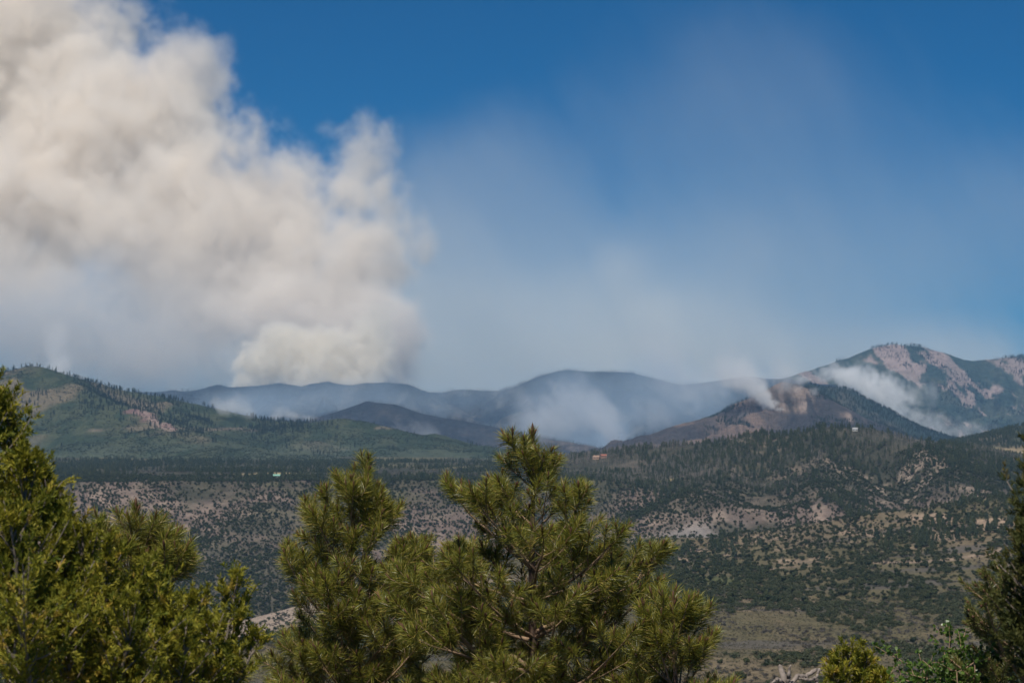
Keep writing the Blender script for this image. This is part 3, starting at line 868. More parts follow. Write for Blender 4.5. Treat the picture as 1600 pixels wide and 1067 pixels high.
class Acc:
    def __init__(s): s.v, s.f, s.c, s.o = [], [], [], 0
    def add(s, v, f, c=None):
        s.v.append(v); s.f.append(f + s.o); s.o += len(v)
        if c is not None: s.c.append(c)
    def mesh(s, name, mat, smooth=False, off=(0, 0, 0)):
        if not s.v: return None
        return mesh_np(name, np.concatenate(s.v) - np.asarray(off), np.concatenate(s.f), np.concatenate(s.c) if s.c else None, smooth, mat)

PAL_POND = np.array([[.075, .105, .014], [.310, .275, .042], [.42, .30, .075]])
PAL_PINY = np.array([[.075, .095, .022], [.180, .170, .042], [.24, .18, .06]])

def bud(acc, p, d, L, r):
    pts = np.stack([p, p + d * L * .35, p + d * L * .75, p + d * L])
    v, f = tube(pts, [r * .6, r, r * .8, r * .25], 5)
    acc.add(v, f)

def pine(label, top, lean, crown, seed, Y, nl=.175, dens=720, wid=.0044, whorl0=.50, step=.36, pal=PAL_POND, budlen=.095, up0=50, up1=8, nbr=(4, 6), side=1.0, depth=None, bend=.5, tight=.12, fill=0):
    rng = np.random.default_rng(seed)
    top = np.asarray(top, float)
    gx, gy = top[0] + lean[0], top[1] + lean[1]
    base = np.array([gx, gy, float(ground_h(gx, gy)) - .05])
    H = top[2] - base[2]
    root = empty("pine_tree", base)
    tag(root, label, "pine tree", "pines in the foreground")
    # trunk
    ts = np.linspace(0, 1, 22)
    tp = base + (top - base) * ts[:, None] + np.stack([.03 * np.sin(ts * 9 + seed), .03 * np.cos(ts * 7 + seed), 0 * ts], 1) * (ts * (1 - ts) * 4)[:, None]
    tr = .012 + .017 * H * (1 - ts) ** 1.05 * .9
    a = Acc(); a.add(*tube(tp, tr, 9)); link("trunk", a.mesh("trunk", M_TRUNK, True, base), root)
    def tpos(dz): 
        return np.array([np.interp(top[2] - dz, tp[:, 2], tp[:, k]) for k in range(3)])
    # leader
    nd, bd = Acc(), Acc()
    ld = np.array([tpos(whorl0 * (1 - q)) for q in np.linspace(0, 1, 6)])
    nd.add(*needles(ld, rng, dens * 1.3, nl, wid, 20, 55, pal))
    bud(bd, ld[-1] - [0, 0, .02], np.array([0, 0, 1.]), budlen * 1.3, .016)
    for k in range(3):
        th = rng.uniform(0, 6.28); bud(bd, ld[-1] - [0, 0, .06], unit([math.cos(th) * .4, math.sin(th) * .4, 1]), budlen * 1.2, .013)
    ldo = link("leader_needles", nd.mesh("leader_needles", M_NEEDLE, False, base), root); ldo["kind"] = "stuff"
    link("bud", bd.mesh("bud", M_BUD, True, base), root)
    dz = whorl0; w = 0
    lim = depth if depth else H - .3
    while dz < lim:
        nb = int(rng.integers(nbr[0], nbr[1] + 1)) + (fill if w > 1 else 0) + (fill if w > 3 else 0); th0 = rng.uniform(0, 6.28)
        for b in range(nb):
            zz = dz + rng.uniform(-.05, .05)
            p0 = tpos(min(zz, H - .2))
            R = np.interp(zz, crown[0], crown[1]) * rng.uniform(.78, 1.12)
            el = math.radians(np.interp(zz, [0, whorl0, 1.6, 3.5], [60, up0, up0 * .45 + up1 * .55, up1]) + rng.normal(0, 7))
            th = th0 + b * 6.283 / nb + rng.normal(0, .18)
            L = R / max(.55, math.cos(el * .8))
            d0 = np.array([math.cos(th) * math.cos(el), math.sin(th) * math.cos(el), math.sin(el)])
            wood, nd, bd = Acc(), Acc(), Acc()
            ns = max(5, int(L / .12))
            bp = curve_pts(p0, d0, L, ns, rng, bend, .05)
            br = np.linspace(.007 + .010 * L, .0045, len(bp))
            wood.add(*tube(bp, br, 6))
            cum = np.r_[0, np.cumsum(np.linalg.norm(np.diff(bp, axis=0), axis=1))]
            def needled(pp, ln):
                c2 = np.r_[0, np.cumsum(np.linalg.norm(np.diff(pp, axis=0), axis=1))]
                s0 = max(0, c2[-1] - ln); tt = np.linspace(s0, c2[-1], 7)
                q = np.stack([np.interp(tt, c2, pp[:, k]) for k in range(3)], 1)
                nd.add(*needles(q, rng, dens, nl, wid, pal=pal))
                dd = unit(unit(pp[-1] - pp[-2]) + np.array([0, 0, .5]))
                for k in range(int(rng.integers(1, 3))):
                    bud(bd, pp[-1] - dd * .02, unit(dd + rng.normal(0, .16, 3) * (k > 0)), budlen * rng.uniform(.6, 1.1), .0115)
            needled(bp, rng.uniform(.22, .36))
            # side shoots
            s = max(.16, L * .22)
            while s < L - .06:
                k = np.searchsorted(cum, s) - 1; k = min(max(k, 0), len(bp) - 2)
                p = bp[k] + (bp[k + 1] - bp[k]) * ((s - cum[k]) / (cum[k + 1] - cum[k] + 1e-9))
                ax = unit(bp[k + 1] - bp[k])
                for sd in (-1, 1):
                    if rng.uniform() < .2: continue
                    lat = unit(np.cross(ax, [0, 0, 1.])) * sd
                    SL = min((L - s) * rng.uniform(.5, .85) * side + .10, .75)
                    d1 = unit(ax * .72 + lat * rng.uniform(.5, .9) + np.array([0, 0, rng.uniform(.0, .45)]))
                    sp = curve_pts(p, d1, SL, max(4, int(SL / .09)), rng, bend * 1.2, .06)
                    wood.add(*tube(sp, np.linspace(.0035 + .006 * SL, .0032, len(sp)), 5))
                    needled(sp, min(SL * .85, rng.uniform(.17, .28)))
                    if SL > .34:
                        for s2 in np.arange(.16, SL - .1, .22):
                            kk = int(s2 / SL * (len(sp) - 1)); d2 = unit(unit(sp[kk + 1] - sp[kk]) * .7 + unit(np.cross(sp[kk + 1] - sp[kk], rng.normal(size=3))) * .7 + [0, 0, .25])
                            S2 = rng.uniform(.12, .24)
                            s3 = curve_pts(sp[kk], d2, S2, 4, rng, bend, .05)
                            wood.add(*tube(s3, np.linspace(.004, .003, len(s3)), 4))
                            needled(s3, S2 * .85)
                s += rng.uniform(.23, .36)
            bo = link("branch", wood.mesh("branch", M_TWIG, True, base), root)
            no = link("needles", nd.mesh("needles", M_NEEDLE, False, base), bo); no["kind"] = "stuff"
            uo = link("buds", bd.mesh("buds", M_BUD, True, base), bo); uo["kind"] = "stuff"
        dz += step * rng.uniform(.8, 1.15) * (1 + tight * min(w, 3)); w += 1
    return root

def near(px, py, Y): return P(px, py, Y)

pine("tall open pine with a pointed leader and red brown buds, rising against the blue ridge", near(832, 676, 20), (.05, .1), ([0, .6, .95, 1.3, 1.8, 2.7, 4.5], [.3, .40, .64, 1.0, 1.35, 1.75, 1.9]), 11, 20, whorl0=.60, bend=.3, step=.38, nbr=(4, 5), up0=46, tight=-.02, fill=1)
pine("narrower pine with a rounded dense top standing beside the tall open pine", near(552, 752, 21.5), (.02, .2), ([0, .4, .7, 1.1, 1.8, 2.6, 4.5], [.22, .38, .54, .84, 1.05, 1.25, 1.35]), 23, 21.5, whorl0=.36, step=.30, bend=.55)
pine("bushy pine rising out of the yellow green juniper", near(212, 795, 17), (-.02, .1), ([0, .45, .8, 1.3, 2.2, 4], [.15, .30, .62, 1.0, 1.25, 1.3]), 38, 17, whorl0=.46, step=.32, bend=.35, nbr=(3, 5))
pine("young pine squeezed between the two larger pines", near(641, 842, 22.5), (.0, .1), ([0, .5, 1, 1.6, 3], [.18, .34, .5, .65, .7]), 41, 22.5, whorl0=.36, step=.34)
pine("short spreading pine beside the tall open pine, partly overlapping it", near(1052, 938, 19), (.1, .1), ([0, .4, .8, 1.4, 3], [.18, .42, .62, .8, .9]), 53, 19, whorl0=.32, step=.32)

# --- junipers: several upright spires of scaly sprays on one trunk
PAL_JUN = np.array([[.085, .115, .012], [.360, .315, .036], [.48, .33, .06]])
PAL_JSHADE = np.array([[.040, .055, .016], [.10, .10, .026], [.17, .13, .04]])  # darker scale colours: the edge juniper's shaded side is put into its foliage
def spray(acc, p, d, L, rng, pal, n, cl, cw):
    """flat-ish spray of scaly cordlets around a twig"""
    t = rng.uniform(0, 1, n)
    q = p + d * (t * L)[:, None]
    ra = unit(np.cross(d, rng.normal(size=(n, 3))))
    an = np.radians(rng.normal(40, 14, n))
    dd = unit(d * np.cos(an)[:, None] + ra * np.sin(an)[:, None] + np.array([0, 0, .15]))
    ln = cl * rng.uniform(.5, 1.2, n)
    sd = unit(np.cross(dd, rng.normal(size=(n, 3)))) * cw * .5
    mid = q + dd * (ln * .5)[:, None]; tip = q + dd * ln[:, None]
    v = np.stack([q, mid - sd, mid + sd, tip], 1).reshape(-1, 3)
    o = (np.arange(n) * 4)[:, None]
    f = np.concatenate([o + [[0, 1, 2]], o + [[1, 3, 2]]])
    tone = rng.uniform(0, 1)
    c_ = pal[0] + (pal[1] - pal[0]) * np.clip(tone * .75 + rng.uniform(-.1, .35, (n, 1)), 0, 1)
    if rng.uniform() < .06: c_ = c_ * .3 + pal[2] * .7
    acc.add(v, f, np.repeat(c_, 4, axis=0))

def juniper(label, spires, trunk_px, seed, pal, group=None, cl=.032, cw=.0065, nspray=26, dens=1.0):
    """spires: (tip px, tip py, Y, length m, half width m)"""
    rng = np.random.default_rng(seed)
    t0 = near(trunk_px[0], 1000, trunk_px[1])
    base = np.array([t0[0], t0[1], float(ground_h(t0[0], t0[1])) - .05])
    root = empty("juniper_tree", base); tag(root, label, "juniper", group)
    hub = base + np.array([0, 0, .45])
    a = Acc(); tp = np.array([base, base + [.03, .02, .22], hub, hub + [0, 0, .35]])
    a.add(*tube(tp, [.14, .11, .095, .04], 9)); link("trunk", a.mesh("trunk", M_JBARK, True, base), root)
    for (px, py, Y, L, W) in spires:
        tip = near(px, py, Y)
        foot = tip + np.array([(hub[0] - tip[0]) * .18, (hub[1] - tip[1]) * .18, -L])
        ax = np.array([hub, (hub + foot) / 2 + [0, 0, -.05], foot, foot * .5 + tip * .5 + rng.normal(0, .02, 3), tip])
        if foot[2] < hub[2]: ax = np.array([hub, foot * .4 + hub * .6, foot * .5 + tip * .5 + rng.normal(0, .02, 3), tip])
        cum = np.r_[0, np.cumsum(np.linalg.norm(np.diff(ax, axis=0), axis=1))]
        tt = np.linspace(0, cum[-1], 16)
        sp = np.stack([np.interp(tt, cum, ax[:, k]) for k in range(3)], 1) + rng.normal(0, .008, (16, 3))
        wood, fol = Acc(), Acc()
        wood.add(*tube(sp, np.linspace(.035, .004, 16), 6))
        nt = int(L / .016 * dens)
        for i in range(nt):
            s = (i + rng.uniform()) / nt            # 0 tip, 1 foot
            zq = tip[2] - L * s
            p = np.array([np.interp(zq, sp[-9:, 2], sp[-9:, k]) if zq > sp[-9, 2] else (tip * (1 - s) + foot * s)[k] for k in range(3)])
            R = W * (min(1, s * 1.7 + .12) ** .75) * rng.uniform(.45, 1.12)
            th = rng.uniform(0, 6.283); el = math.radians(rng.normal(38, 14) + 25 * (1 - s) ** 3)
            d = np.array([math.cos(th) * math.cos(el), math.sin(th) * math.cos(el), math.sin(el)])
            tw = curve_pts(p, d, R / max(.5, math.cos(el)) * .95, 5, rng, .45, .10)
            wood.add(*tube(tw, np.linspace(.005, .002, len(tw)), 4))
            k0 = 1
            for k in range(k0, 6):
                dd = unit(tw[min(k + 1, 5)] - tw[max(k - 1, 0)])
                for r_ in range(2 if R > .12 else 1):
                    d3 = unit(dd + rng.normal(0, .55, 3) + [0, 0, .12])
                    spray(fol, tw[k], d3, rng.uniform(.04, .085), rng, pal, nspray, cl, cw)
        bo = link("branch", wood.mesh("branch", M_JBARK, True, base), root)
        fo = link("foliage", fol.mesh("foliage", M_SCALE, False, base), bo); fo["kind"] = "stuff"
    return root

juniper("large yellow green juniper with feathery upright spires, nearest of all the trees",
        [(-30, 600, 9, 1.3, .30), (14, 640, 9.2, 1.2, .24), (-70, 690, 8.6, 1.2, .3), (38, 720, 8.8, 1.0, .22), (72, 745, 9, .95, .20), (95, 800, 9.2, .9, .22), (20, 820, 8.4, .8, .3),
         (128, 842, 9.1, .7, .22), (172, 868, 9.0, .7, .22), (215, 905, 9.1, .6, .22), (110, 930, 8.5, .6, .26), (258, 925, 9.2, .6, .20), (310, 950, 9.2, .5, .18),
         (368, 912, 9.4, .62, .13), (345, 985, 9.1, .5, .2), (400, 1000, 9.4, .45, .14), (200, 985, 8.6, .5, .28), (290, 1010, 8.8, .45, .24), (30, 960, 8.0, .5, .28)], (60, 9.4), 61, PAL_JUN)
juniper("dark shaded juniper spire at the very edge beside the pinyon", [(1612, 742, 8.5, 1.0, .15), (1640, 700, 8.6, 1.3, .28), (1600, 845, 8.5, .55, .13), (1625, 830, 8.3, .7, .2)], (1700, 8.8), 67, PAL_JSHADE)
juniper("small juniper top with a bare twig poking above the slope edge", [(1325, 1022, 16, .5, .22), (1352, 1034, 16.1, .5, .18), (1300, 1040, 15.9, .5, .18), (1378, 1056, 16, .4, .14)], (1330, 16.2), 71, PAL_JUN, None, .045, .009, 22, .8)
pine("dark twiggy pinyon with short needles beneath the edge juniper", near(1600, 915, 13), (.1, .1), ([0, .3, .7, 1.2, 2], [.3, .5, .62, .66, .7]), 79, 13, nl=.06, dens=1150, wid=.0038, whorl0=.14, step=.16, pal=PAL_PINY, budlen=.02, up0=30, up1=0, nbr=(5, 7), side=.9, depth=1.6, bend=.35)

# --- leafy oak shrub
def oak_shrub(label, cen, seed):
    rng = np.random.default_rng(seed)
    base = np.array([cen[0], cen[1], float(ground_h(cen[0], cen[1])) - .03])
    root = empty("oak_shrub", base); tag(root, label, "shrub")
    for b in range(11):
        th = rng.uniform(0, 6.28); L = cen[2] - base[2] + rng.uniform(-.25, .12)
        tip = base + np.array([math.cos(th) * rng.uniform(.05, .30), math.sin(th) * rng.uniform(.05, .3), L])
        st = curve_pts(base, tip - base, np.linalg.norm(tip - base), 14, rng, .0, .02)
        wood, lf = Acc(), Acc()
        wood.add(*tube(st, np.linspace(.018, .004, len(st)), 6))
        for k in range(5, 15):
            for q in range(4):
                d = unit(rng.normal(size=3) + [0, 0, .4]); tw = curve_pts(st[k], d, rng.uniform(.08, .20), 4, rng, .3, .08)
                wood.add(*tube(tw, np.linspace(.004, .002, 5), 4))
                n = 20
                p = tw[rng.integers(1, 5, n)]; dd = unit(rng.normal(size=(n, 3)) + [0, 0, .3])
                sd = unit(np.cross(dd, rng.normal(size=(n, 3)))); ln = rng.uniform(.025, .045, (n, 1)); wd = ln * .28
                up = np.cross(dd, sd)
                v = np.stack([p, p + dd * ln * .35 - sd * wd * .8, p + dd * ln * .35 + sd * wd * .8, p + dd * ln * .75 - sd * wd + up * ln * .08, p + dd * ln * .75 + sd * wd + up * ln * .08, p + dd * ln], 1).reshape(-1, 3)
                o = (np.arange(n) * 6)[:, None]
                f = np.concatenate([o + [[0, 1, 2]], o + [[1, 3, 4]], o + [[1, 4, 2]], o + [[3, 5, 4]]])
                cc = np.array([.055, .110, .018]) + (np.array([.12, .19, .03]) - np.array([.055, .110, .018])) * rng.uniform(0, 1, (n, 1))
                lf.add(v, f, np.repeat(cc, 6, axis=0))
        bo = link("stem", wood.mesh("stem", M_TWIG, True, base), root)
        lo = link("leaves", lf.mesh("leaves", M_LEAF, False, base), bo); lo["kind"] = "stuff"
oak_shrub("bright green broad leaved oak shrub below the dark pinyon", near(1465, 1022, 13.5), 83)
oak_shrub("lower green oak shrub beside the bright oak shrub", near(1530, 1052, 13.2), 89)

# --- weathered dead tree
def dead_snag():
    rng = np.random.default_rng(97)
    Y = 19.0
    t0 = near(1222, 1040, Y)
    base = np.array([t0[0], t0[1], float(ground_h(t0[0], t0[1])) - .05])
    root = empty("dead_tree", base); tag(root, "weathered grey dead tree stub with a crooked bare limb above the slope edge", "dead tree")
    def limb(name, px, rad):
        pts = np.array([near(a, b, Y + d) for a, b, d in px])
        cum = np.r_[0, np.cumsum(np.linalg.norm(np.diff(pts, axis=0), axis=1))]
        tt = np.linspace(0, cum[-1], 26)
        q = np.stack([np.interp(tt, cum, pts[:, k]) for k in range(3)], 1) + rng.normal(0, .006, (26, 3))
        r = np.interp(tt, cum, rad) * rng.uniform(.8, 1.15, 26)
        a = Acc(); a.add(*tube(q, r, 8)); link(name, a.mesh(name, M_DEAD, True, base), root)
    gp = project(base)
    limb("trunk", [(float(gp[0]), float(gp[1]), 0), (1224, 1090, 0), (1226, 1062, .0), (1220, 1041, 0)], [.10, .075, .040, .022])
    limb("limb", [(1228, 1100, 0), (1232, 1070, -.05), (1233, 1050, -.05), (1235, 1038, -.05)], [.03, .024, .016, .006])
    limb("limb", [(1226, 1078, 0), (1246, 1056, .1), (1262, 1055, .15), (1272, 1047, .15), (1284, 1044, .2)], [.03, .022, .022, .020, .008])
    limb("limb", [(1246, 1058, .1), (1262, 1061, .1), (1276, 1059, .1), (1279, 1050, .12), (1284, 1043, .12)], [.014, .017, .015, .012, .006])
    limb("limb", [(1275, 1060, .1), (1277, 1075, .1), (1275, 1090, .05)], [.018, .016, .014])
    limb("limb", [(1226, 1072, 0), (1216, 1061, -.1), (1208, 1064, -.15), (1202, 1067, -.2)], [.026, .02, .015, .006])
dead_snag()

# ------------------------------------------------------------------ air and smoke
def haze():
    lo, hi = (-4600, -80, -340), (4600, 10450, 640)
    v = np.array([[x, y, z] for z in (lo[2], hi[2]) for y in (lo[1], hi[1]) for x in (lo[0], hi[0])])
    f = np.array([[0, 2, 3, 1], [4, 5, 7, 6], [0, 1, 5, 4], [2, 6, 7, 3], [0, 4, 6, 2], [1, 3, 7, 5]])
    m = bpy.data.materials.new("haze_air"); m.use_nodes = True
    n, l = m.node_tree.nodes, m.node_tree.links; n.clear()
    out = n.new("ShaderNodeOutputMaterial"); pv = n.new("ShaderNodeVolumePrincipled")
    pv.inputs["Color"].default_value = HAZE_COL; pv.inputs["Density"].default_value = HAZE_D
    pv.inputs["Anisotropy"].default_value = 0.0
    l.new(pv.outputs[0], out.inputs["Volume"])
    tag(link("haze", mesh_np("haze", v, f, None, False, m)), "blue smoky air veiling the far ridges", None, None, "stuff")
HAZE_COL = (.30, .58, .95, 1); HAZE_D = 3.8e-5
haze()

def smoke_mat(name, col, dens, aniso=0.0):
    m = bpy.data.materials.new(name); m.use_nodes = True
    n, l = m.node_tree.nodes, m.node_tree.links; n.clear()
    out = n.new("ShaderNodeOutputMaterial"); pv = n.new("ShaderNodeVolumePrincipled")
    pv.inputs["Color"].default_value = (*col, 1); pv.inputs["Anisotropy"].default_value = aniso
    pv.inputs["Density"].default_value = dens
    l.new(pv.outputs[0], out.inputs["Volume"])
    return m

def smoke(name, label, blobs, voxel, mat, nscale, namp, edge=(.12, .5), seed=0, pad=1.0, warp=.25, vor=.5, power=1.0, lean=0.0, stretch=1.0):
    """smoke body: soft union of ellipsoids (px, py, Y, rx px, ry px, ry m, weight), eroded by billowing noise, sampled on a voxel grid"""
    B = []
    for (px, py, Y, rx, ry, rd, w) in blobs:
        cc = P(px, py, Y); k = Y / FPX
        B.append((cc, np.array([rx * k, rd, ry * k]), w))
    lo = np.min([b[0] - b[1] * pad for b in B], axis=0); hi = np.max([b[0] + b[1] * pad for b in B], axis=0)
    g = bpy.data.node_groups.new(name + "_field", 'GeometryNodeTree')
    g.interface.new_socket("Geometry", in_out='INPUT', socket_type='NodeSocketGeometry')
    g.interface.new_socket("Geometry", in_out='OUTPUT', socket_type='NodeSocketGeometry')
    n, l = g.nodes, g.links
    gi, go = n.new("NodeGroupInput"), n.new("NodeGroupOutput")
    def vm(op, a, b=None):
        q = n.new("ShaderNodeVectorMath"); q.operation = op
        for i, v in enumerate((a, b)):
            if v is None: continue
            if isinstance(v, (tuple, list, np.ndarray)): q.inputs[i].default_value = [float(t) for t in v]
            else: l.new(v, q.inputs[i])
        return q
    def ma(op, a, b=None, c_=None, clamp=False):
        q = n.new("ShaderNodeMath"); q.operation = op; q.use_clamp = clamp
        for i, v in enumerate((a, b, c_)):
            if v is None: continue
            if isinstance(v, (int, float)): q.inputs[i].default_value = float(v)
            else: l.new(v, q.inputs[i])
        return q.outputs[0]
    pos = n.new("GeometryNodeInputPosition").outputs[0]
    off = vm('ADD', pos, (seed * 913.1, seed * 411.7, seed * 127.3)).outputs[0]
    if lean or stretch != 1.0:                      # streaks that lean with the wind
        sx = n.new("ShaderNodeSeparateXYZ"); l.new(off, sx.inputs[0])
        cx = n.new("ShaderNodeCombineXYZ")
        l.new(ma('ADD', sx.outputs[0], ma('MULTIPLY', sx.outputs[2], lean)), cx.inputs[0]); l.new(sx.outputs[1], cx.inputs[1])
        l.new(ma('MULTIPLY', sx.outputs[2], stretch), cx.inputs[2]); off = cx.outputs[0]
    wn_ = n.new("ShaderNodeTexNoise"); wn_.inputs["Scale"].default_value = 1.0 / (nscale * 1.3); wn_.inputs["Detail"].default_value = 3
    l.new(off, wn_.inputs["Vector"])
    wv = vm('SUBTRACT', wn_.outputs["Color"], (.5, .5, .5)).outputs[0]
    wsc = n.new("ShaderNodeVectorMath"); wsc.operation = 'SCALE'; l.new(wv, wsc.inputs[0]); wsc.inputs["Scale"].default_value = nscale * warp * 2
    wp = vm('ADD', pos, wsc.outputs[0]).outputs[0]
    woff = vm('ADD', off, wsc.outputs[0]).outputs[0]
    tot = None; wt = None
    for cc, rr, w in B:
        q = vm('MULTIPLY', vm('SUBTRACT', wp, cc).outputs[0], 1.0 / rr).outputs[0]
        d2 = vm('DOT_PRODUCT', q, q).outputs["Value"]
        t = ma('SUBTRACT', 1.0, d2, clamp=True)
        t = ma('MULTIPLY', t, t)
        tot = t if tot is None else ma('ADD', tot, t)
        tw = ma('MULTIPLY', t, float(w)); wt = tw if wt is None else ma('ADD', wt, tw)
    n1 = n.new("ShaderNodeTexNoise"); n1.inputs["Scale"].default_value = 1.0 / nscale; n1.inputs["Detail"].default_value = 6; n1.inputs["Roughness"].default_value = .58
    l.new(woff, n1.inputs["Vector"])
    def billow(sc, k):
        q = n.new("ShaderNodeTexNoise"); q.inputs["Scale"].default_value = sc; q.inputs["Detail"].default_value = 1
        q.inputs["Roughness"].default_value = .5
        l.new(vm('ADD', woff, (k * 331.0, k * 97.0, k * 53.0)).outputs[0], q.inputs["Vector"])
        return ma('ABSOLUTE', ma('SUBTRACT', q.outputs[0], .5))       # puffs with creases between them
    bl = ma('ADD', ma('ADD', billow(1.7 / nscale, 1), ma('MULTIPLY', billow(4.1 / nscale, 2), .5)), ma('MULTIPLY', billow(9.7 / nscale, 3), .27))
    er = ma('ADD', ma('MULTIPLY', ma('SUBTRACT', n1.outputs[0], .5), 2.0 * namp), ma('MULTIPLY', ma('SUBTRACT', bl, .17), namp * vor * 4))
    wmean = ma('DIVIDE', wt, ma('MAXIMUM', tot, 1e-4))
    fld = ma('ADD', ma('MINIMUM', tot, 1.6), er)
    mr = n.new("ShaderNodeMapRange"); mr.interpolation_type = 'SMOOTHSTEP'; mr.clamp = True
    mr.inputs["From Min"].default_value = edge[0]; mr.inputs["From Max"].default_value = edge[1]
    l.new(fld, mr.inputs["Value"])
    dens = ma('MULTIPLY', ma('MULTIPLY', ma('POWER', mr.outputs[0], power), wmean), 1.0)
    dens = ma('MULTIPLY', dens, ma('MULTIPLY', tot, 6.0, clamp=True))
    vc = n.new("GeometryNodeVolumeCube")
    l.new(dens, vc.inputs["Density"]); vc.inputs["Background"].default_value = 0.0
    vc.inputs["Min"].default_value = lo; vc.inputs["Max"].default_value = hi
    for k, nm in enumerate(("Resolution X", "Resolution Y", "Resolution Z")):
        vc.inputs[nm].default_value = int(max(8, (hi[k] - lo[k]) / (voxel if np.isscalar(voxel) else voxel[k])))
    sm = n.new("GeometryNodeSetMaterial"); sm.inputs["Material"].default_value = mat
    l.new(vc.outputs[0], sm.inputs[0]); l.new(sm.outputs[0], go.inputs[0])
    v = np.array([[x, y, z] for z in (lo[2], hi[2]) for y in (lo[1], hi[1]) for x in (lo[0], hi[0])])
    f = np.array([[0, 2, 3, 1], [4, 5, 7, 6], [0, 1, 5, 4], [2, 6, 7, 3], [0, 4, 6, 2], [1, 3, 7, 5]])
    o = link(name, mesh_np(name, v, f, None, False, mat))
    md = o.modifiers.new("billow", 'NODES'); md.node_group = g
    tag(o, label, None, None, "stuff")
    return o

M_SMOKE = smoke_mat("smoke_white", (.988, .942, .882), .0072)
M_FIRE = smoke_mat("smoke_cauliflower", (.998, .955, .865), .013)
M_VEIL = smoke_mat("smoke_grey", (.885, .905, .900), .0024)
M_DRIFT = smoke_mat("smoke_drift", (.70, .85, .98), .0024)
M_VENT = smoke_mat("smoke_vent", (.93, .95, .97), .013)
M_WISP = smoke_mat("smoke_fresh", (.985, .98, .97), .030)
Y0 = 12600
plume = [(60, 60, 260, 240, 1), (-120, 160, 280, 280, 1), (180, 200, 230, 200, 1), (300, 95, 85, 85, .7), (255, 170, 150, 150, 1), (350, 270, 160, 140, 1),
         (450, 335, 140, 130, 1), (565, 265, 95, 120, .7), (590, 385, 105, 150, 1), (500, 440, 160, 140, 1), (370, 410, 190, 140, 1), (240, 340, 200, 150, 1),
         (100, 290, 240, 190, 1), (-80, 340, 280, 190, 1), (565, 520, 110, 95, .9), (480, 560, 120, 65, 1.0), (605, 540, 90, 100, 1), (590, 530, 110, 110, 1),
         (450, 490, 190, 90, .8), (290, 470, 190, 110, .5), (140, 480, 280, 150, .32), (-60, 500, 300, 160, .28), (200, 560, 300, 100, .22), (560, 600, 150, 60, .6)]
smoke("smoke_plume", "huge billowing cream coloured smoke plume rising behind the green mountain",
      [(a, b, Y0 + (450 - b) * 2.6 + 150 * math.sin(a * .013 + b * .021), rx, ry, max(rx, ry) * 2.8, w) for a, b, rx, ry, w in plume], (16, 26, 16), M_SMOKE, 480, 1.15, (.05, 1.25), 1, vor=.6)
fire = [(395, 575, 50, 60), (430, 555, 60, 55), (480, 575, 80, 55), (530, 590, 80, 50), (470, 535, 75, 40), (590, 600, 60, 40), (400, 610, 70, 35), (500, 615, 120, 35), (530, 540, 60, 45), (585, 520, 50, 60), (600, 560, 45, 50), (440, 520, 50, 30)]
smoke("fire_smoke", "bright dense cauliflower smoke boiling up at the foot of the great plume",
      [(a, b, 11700 + 60 * math.sin(a * .1), rx, ry, max(rx, ry) * 3.2, 1) for a, b, rx, ry in fire], (10, 14, 10), M_FIRE, 170, 1.0, (.1, .9), 5, vor=.8)
veil = [(850, 610, 640, 190, 1.9), (720, 460, 240, 260, .42), (1000, 520, 340, 230, .5), (1180, 270, 200, 320, .13), (1400, 610, 460, 120, 1.3), (1300, 430, 320, 200, .25),
        (965, 430, 60, 55, .5), (760, 300, 200, 150, .12), (1560, 400, 160, 180, .2), (600, 520, 300, 220, .5), (900, 330, 280, 220, .12), (1100, 160, 260, 200, .055), (1330, 260, 180, 260, .065), (1480, 330, 200, 200, .07), (1250, 470, 300, 160, .3), (1080, 590, 260, 130, 1.3), (1020, 530, 60, 90, 1.0), (200, 600, 500, 140, .9)]
smoke("smoke_veil", "thin grey smoke veil drifting across the blue sky beyond the ridges",
      [(a, b, 15800, rx * 1.2, ry * 1.2, 900, w) for a, b, rx, ry, w in veil], (45, 60, 45), M_VEIL, 700, 1.0, (-.1, 1.4), 2, vor=.35, lean=.45, stretch=.45)
drift = [(480, 615, 330, 40, .35), (860, 610, 330, 60, .35), (370, 635, 70, 28, .8), (450, 630, 110, 30, .8), (560, 625, 90, 28, .5), (650, 640, 80, 30, .3), (870, 650, 75, 55, .9), (925, 645, 60, 60, 1.2), (955, 680, 35, 28, 1.8),
         (880, 610, 60, 50, .5), (1050, 610, 90, 60, .9), (1000, 640, 80, 60, .6), (1100, 640, 70, 50, .7), (700, 705, 70, 22, 1.4), (780, 690, 90, 30, .6), (900, 700, 110, 25, 1.0), (1170, 590, 60, 40, .6)]
smoke("smoke_drift", "blue white smoke drifting low in the valley before the hazy ridge",
      [(a, b, 7250, rx * 1.3, ry * 1.3, 420, w) for a, b, rx, ry, w in drift], (16, 30, 14), M_DRIFT, 210, 1.3, (.0, 1.2), 3, vor=.6)
ridge = [(1422, 674, 10, 10, 2.0), (1408, 662, 12, 14, 2.2), (1394, 650, 15, 16, 2.0), (1380, 637, 18, 18, 1.8), (1364, 622, 20, 18, 1.7), (1346, 608, 24, 18, 1.5), (1328, 594, 28, 20, 1.1), (1304, 583, 30, 16, .7),
         (1378, 604, 34, 26, .7), (1405, 618, 30, 28, .6), (1345, 585, 36, 20, .5), (1428, 645, 24, 24, .45), (1450, 665, 40, 22, .22), (1500, 675, 60, 20, .14), (1440, 615, 26, 24, .2), (1352, 655, 30, 24, .16), (1300, 625, 26, 18, .16), (1395, 645, 20, 26, 1.0)]
smoke("slope_smoke", "white smoke streaming up the slope in front of the rocky peak",
      [(a, b, 6750, rx * 1.3, ry * 1.3, max(rx, ry) * 3.2, w) for a, b, rx, ry, w in ridge], (6, 10, 6), M_WISP, 90, 1.5, (.15, 1.3), 4, vor=.8)
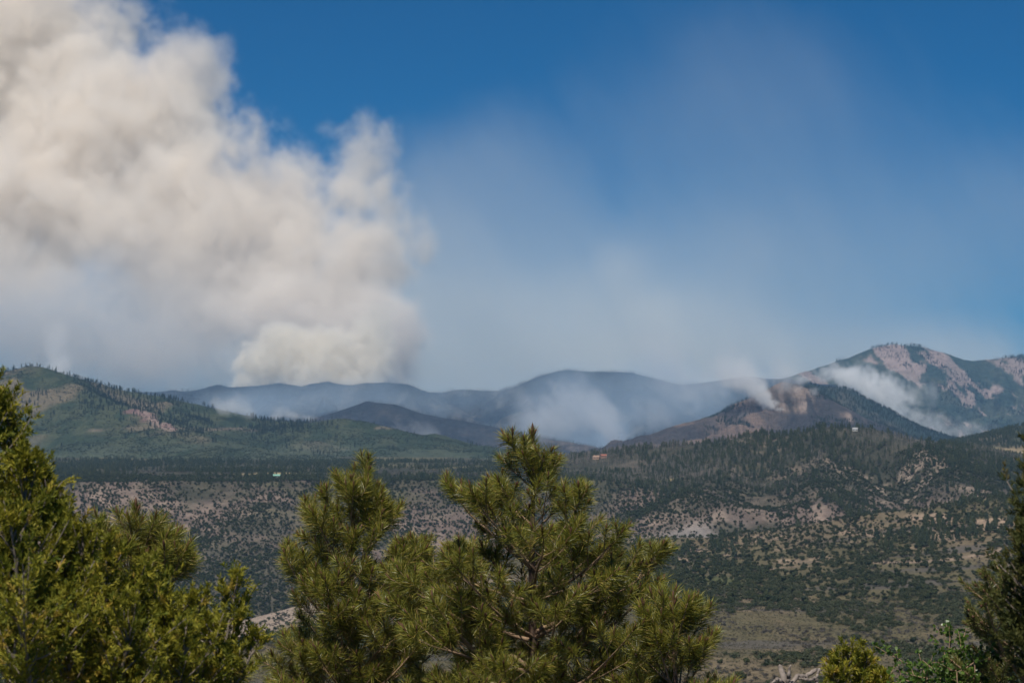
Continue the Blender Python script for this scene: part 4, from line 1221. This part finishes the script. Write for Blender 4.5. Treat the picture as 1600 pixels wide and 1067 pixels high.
summit = [(1217, 642, 9, 7, 2.2), (1206, 632, 11, 9, 2.4), (1196, 623, 13, 12, 2.2), (1184, 612, 18, 16, 1.5), (1170, 600, 26, 20, .9), (1155, 588, 34, 26, .6), (1140, 572, 44, 30, .16),
          (1232, 590, 30, 22, .35), (1255, 592, 14, 8, .9), (1222, 572, 30, 24, .12), (1270, 612, 10, 7, .8), (1180, 650, 24, 12, .25)]
smoke("summit_smoke", "thin white smoke curling off the rocky burnt summit",
      [(a, b, 5480, rx * 1.35, ry * 1.35, max(rx, ry) * 2.4, w) for a, b, rx, ry, w in summit], (5, 8, 5), M_WISP, 70, 1.1, (.1, 1.0), 6, vor=.8)
vents = [(962, 690, 16, 10, 2.0), (955, 675, 22, 18, 1.6), (945, 655, 30, 26, 1.2), (930, 635, 36, 30, .8), (905, 615, 46, 34, .5), (860, 640, 60, 40, .45), (840, 670, 50, 30, .35), (885, 660, 40, 30, .5),
         (705, 708, 16, 8, 1.6), (690, 698, 20, 12, 1.3), (672, 686, 26, 16, .8), (650, 672, 36, 18, .4), (730, 712, 26, 10, .6),
         (1085, 640, 14, 12, 1.0), (1075, 620, 22, 20, .9), (1060, 600, 30, 26, .7), (1040, 575, 40, 34, .5), (1030, 545, 46, 40, .35), (1110, 600, 40, 30, .35), (1140, 575, 40, 34, .3), (1020, 650, 60, 30, .3), (800, 620, 30, 22, .2)]
smoke("valley_smoke", "several blue white smoke columns leaning up out of the burnt valley",
      [(a, b, 6000, rx * 1.35, ry * 1.35, max(rx, ry) * 2.6, w * .8) for a, b, rx, ry, w in vents], (8, 12, 8), M_VENT, 110, 1.5, (.1, 1.3), 9, vor=.7, lean=.5, stretch=.7)
crest = [(345, 643, 9, 7, 1.2), (362, 640, 14, 10, 1.0), (385, 645, 18, 10, .7), (340, 632, 12, 8, .5), (375, 630, 22, 12, .35), (430, 655, 12, 6, .8), (455, 652, 16, 6, .7), (485, 654, 14, 5, .5), (440, 645, 20, 7, .3)]
smoke("crest_smoke", "small white smoke wisps on the crest of the green mountain",
      [(a, b - 3, 4660, rx * 1.5, ry * 1.6, max(rx, ry) * 2.6, w * .75) for a, b, rx, ry, w in crest], (4, 6, 4), M_WISP, 60, .9, (.05, 1.0), 7, vor=.7)
smoke("puff_smoke", "small pale smoke puff rising just behind the rounded summit of the green mountain",
      [(95, 580, 5300, 26, 26, 70, 1), (92, 556, 5300, 30, 32, 70, .9), (86, 530, 5300, 30, 30, 70, .4), (120, 590, 5300, 26, 14, 60, .5)], (6, 8, 6), M_WISP, 90, .8, (.0, 1.1), 8, vor=.6)
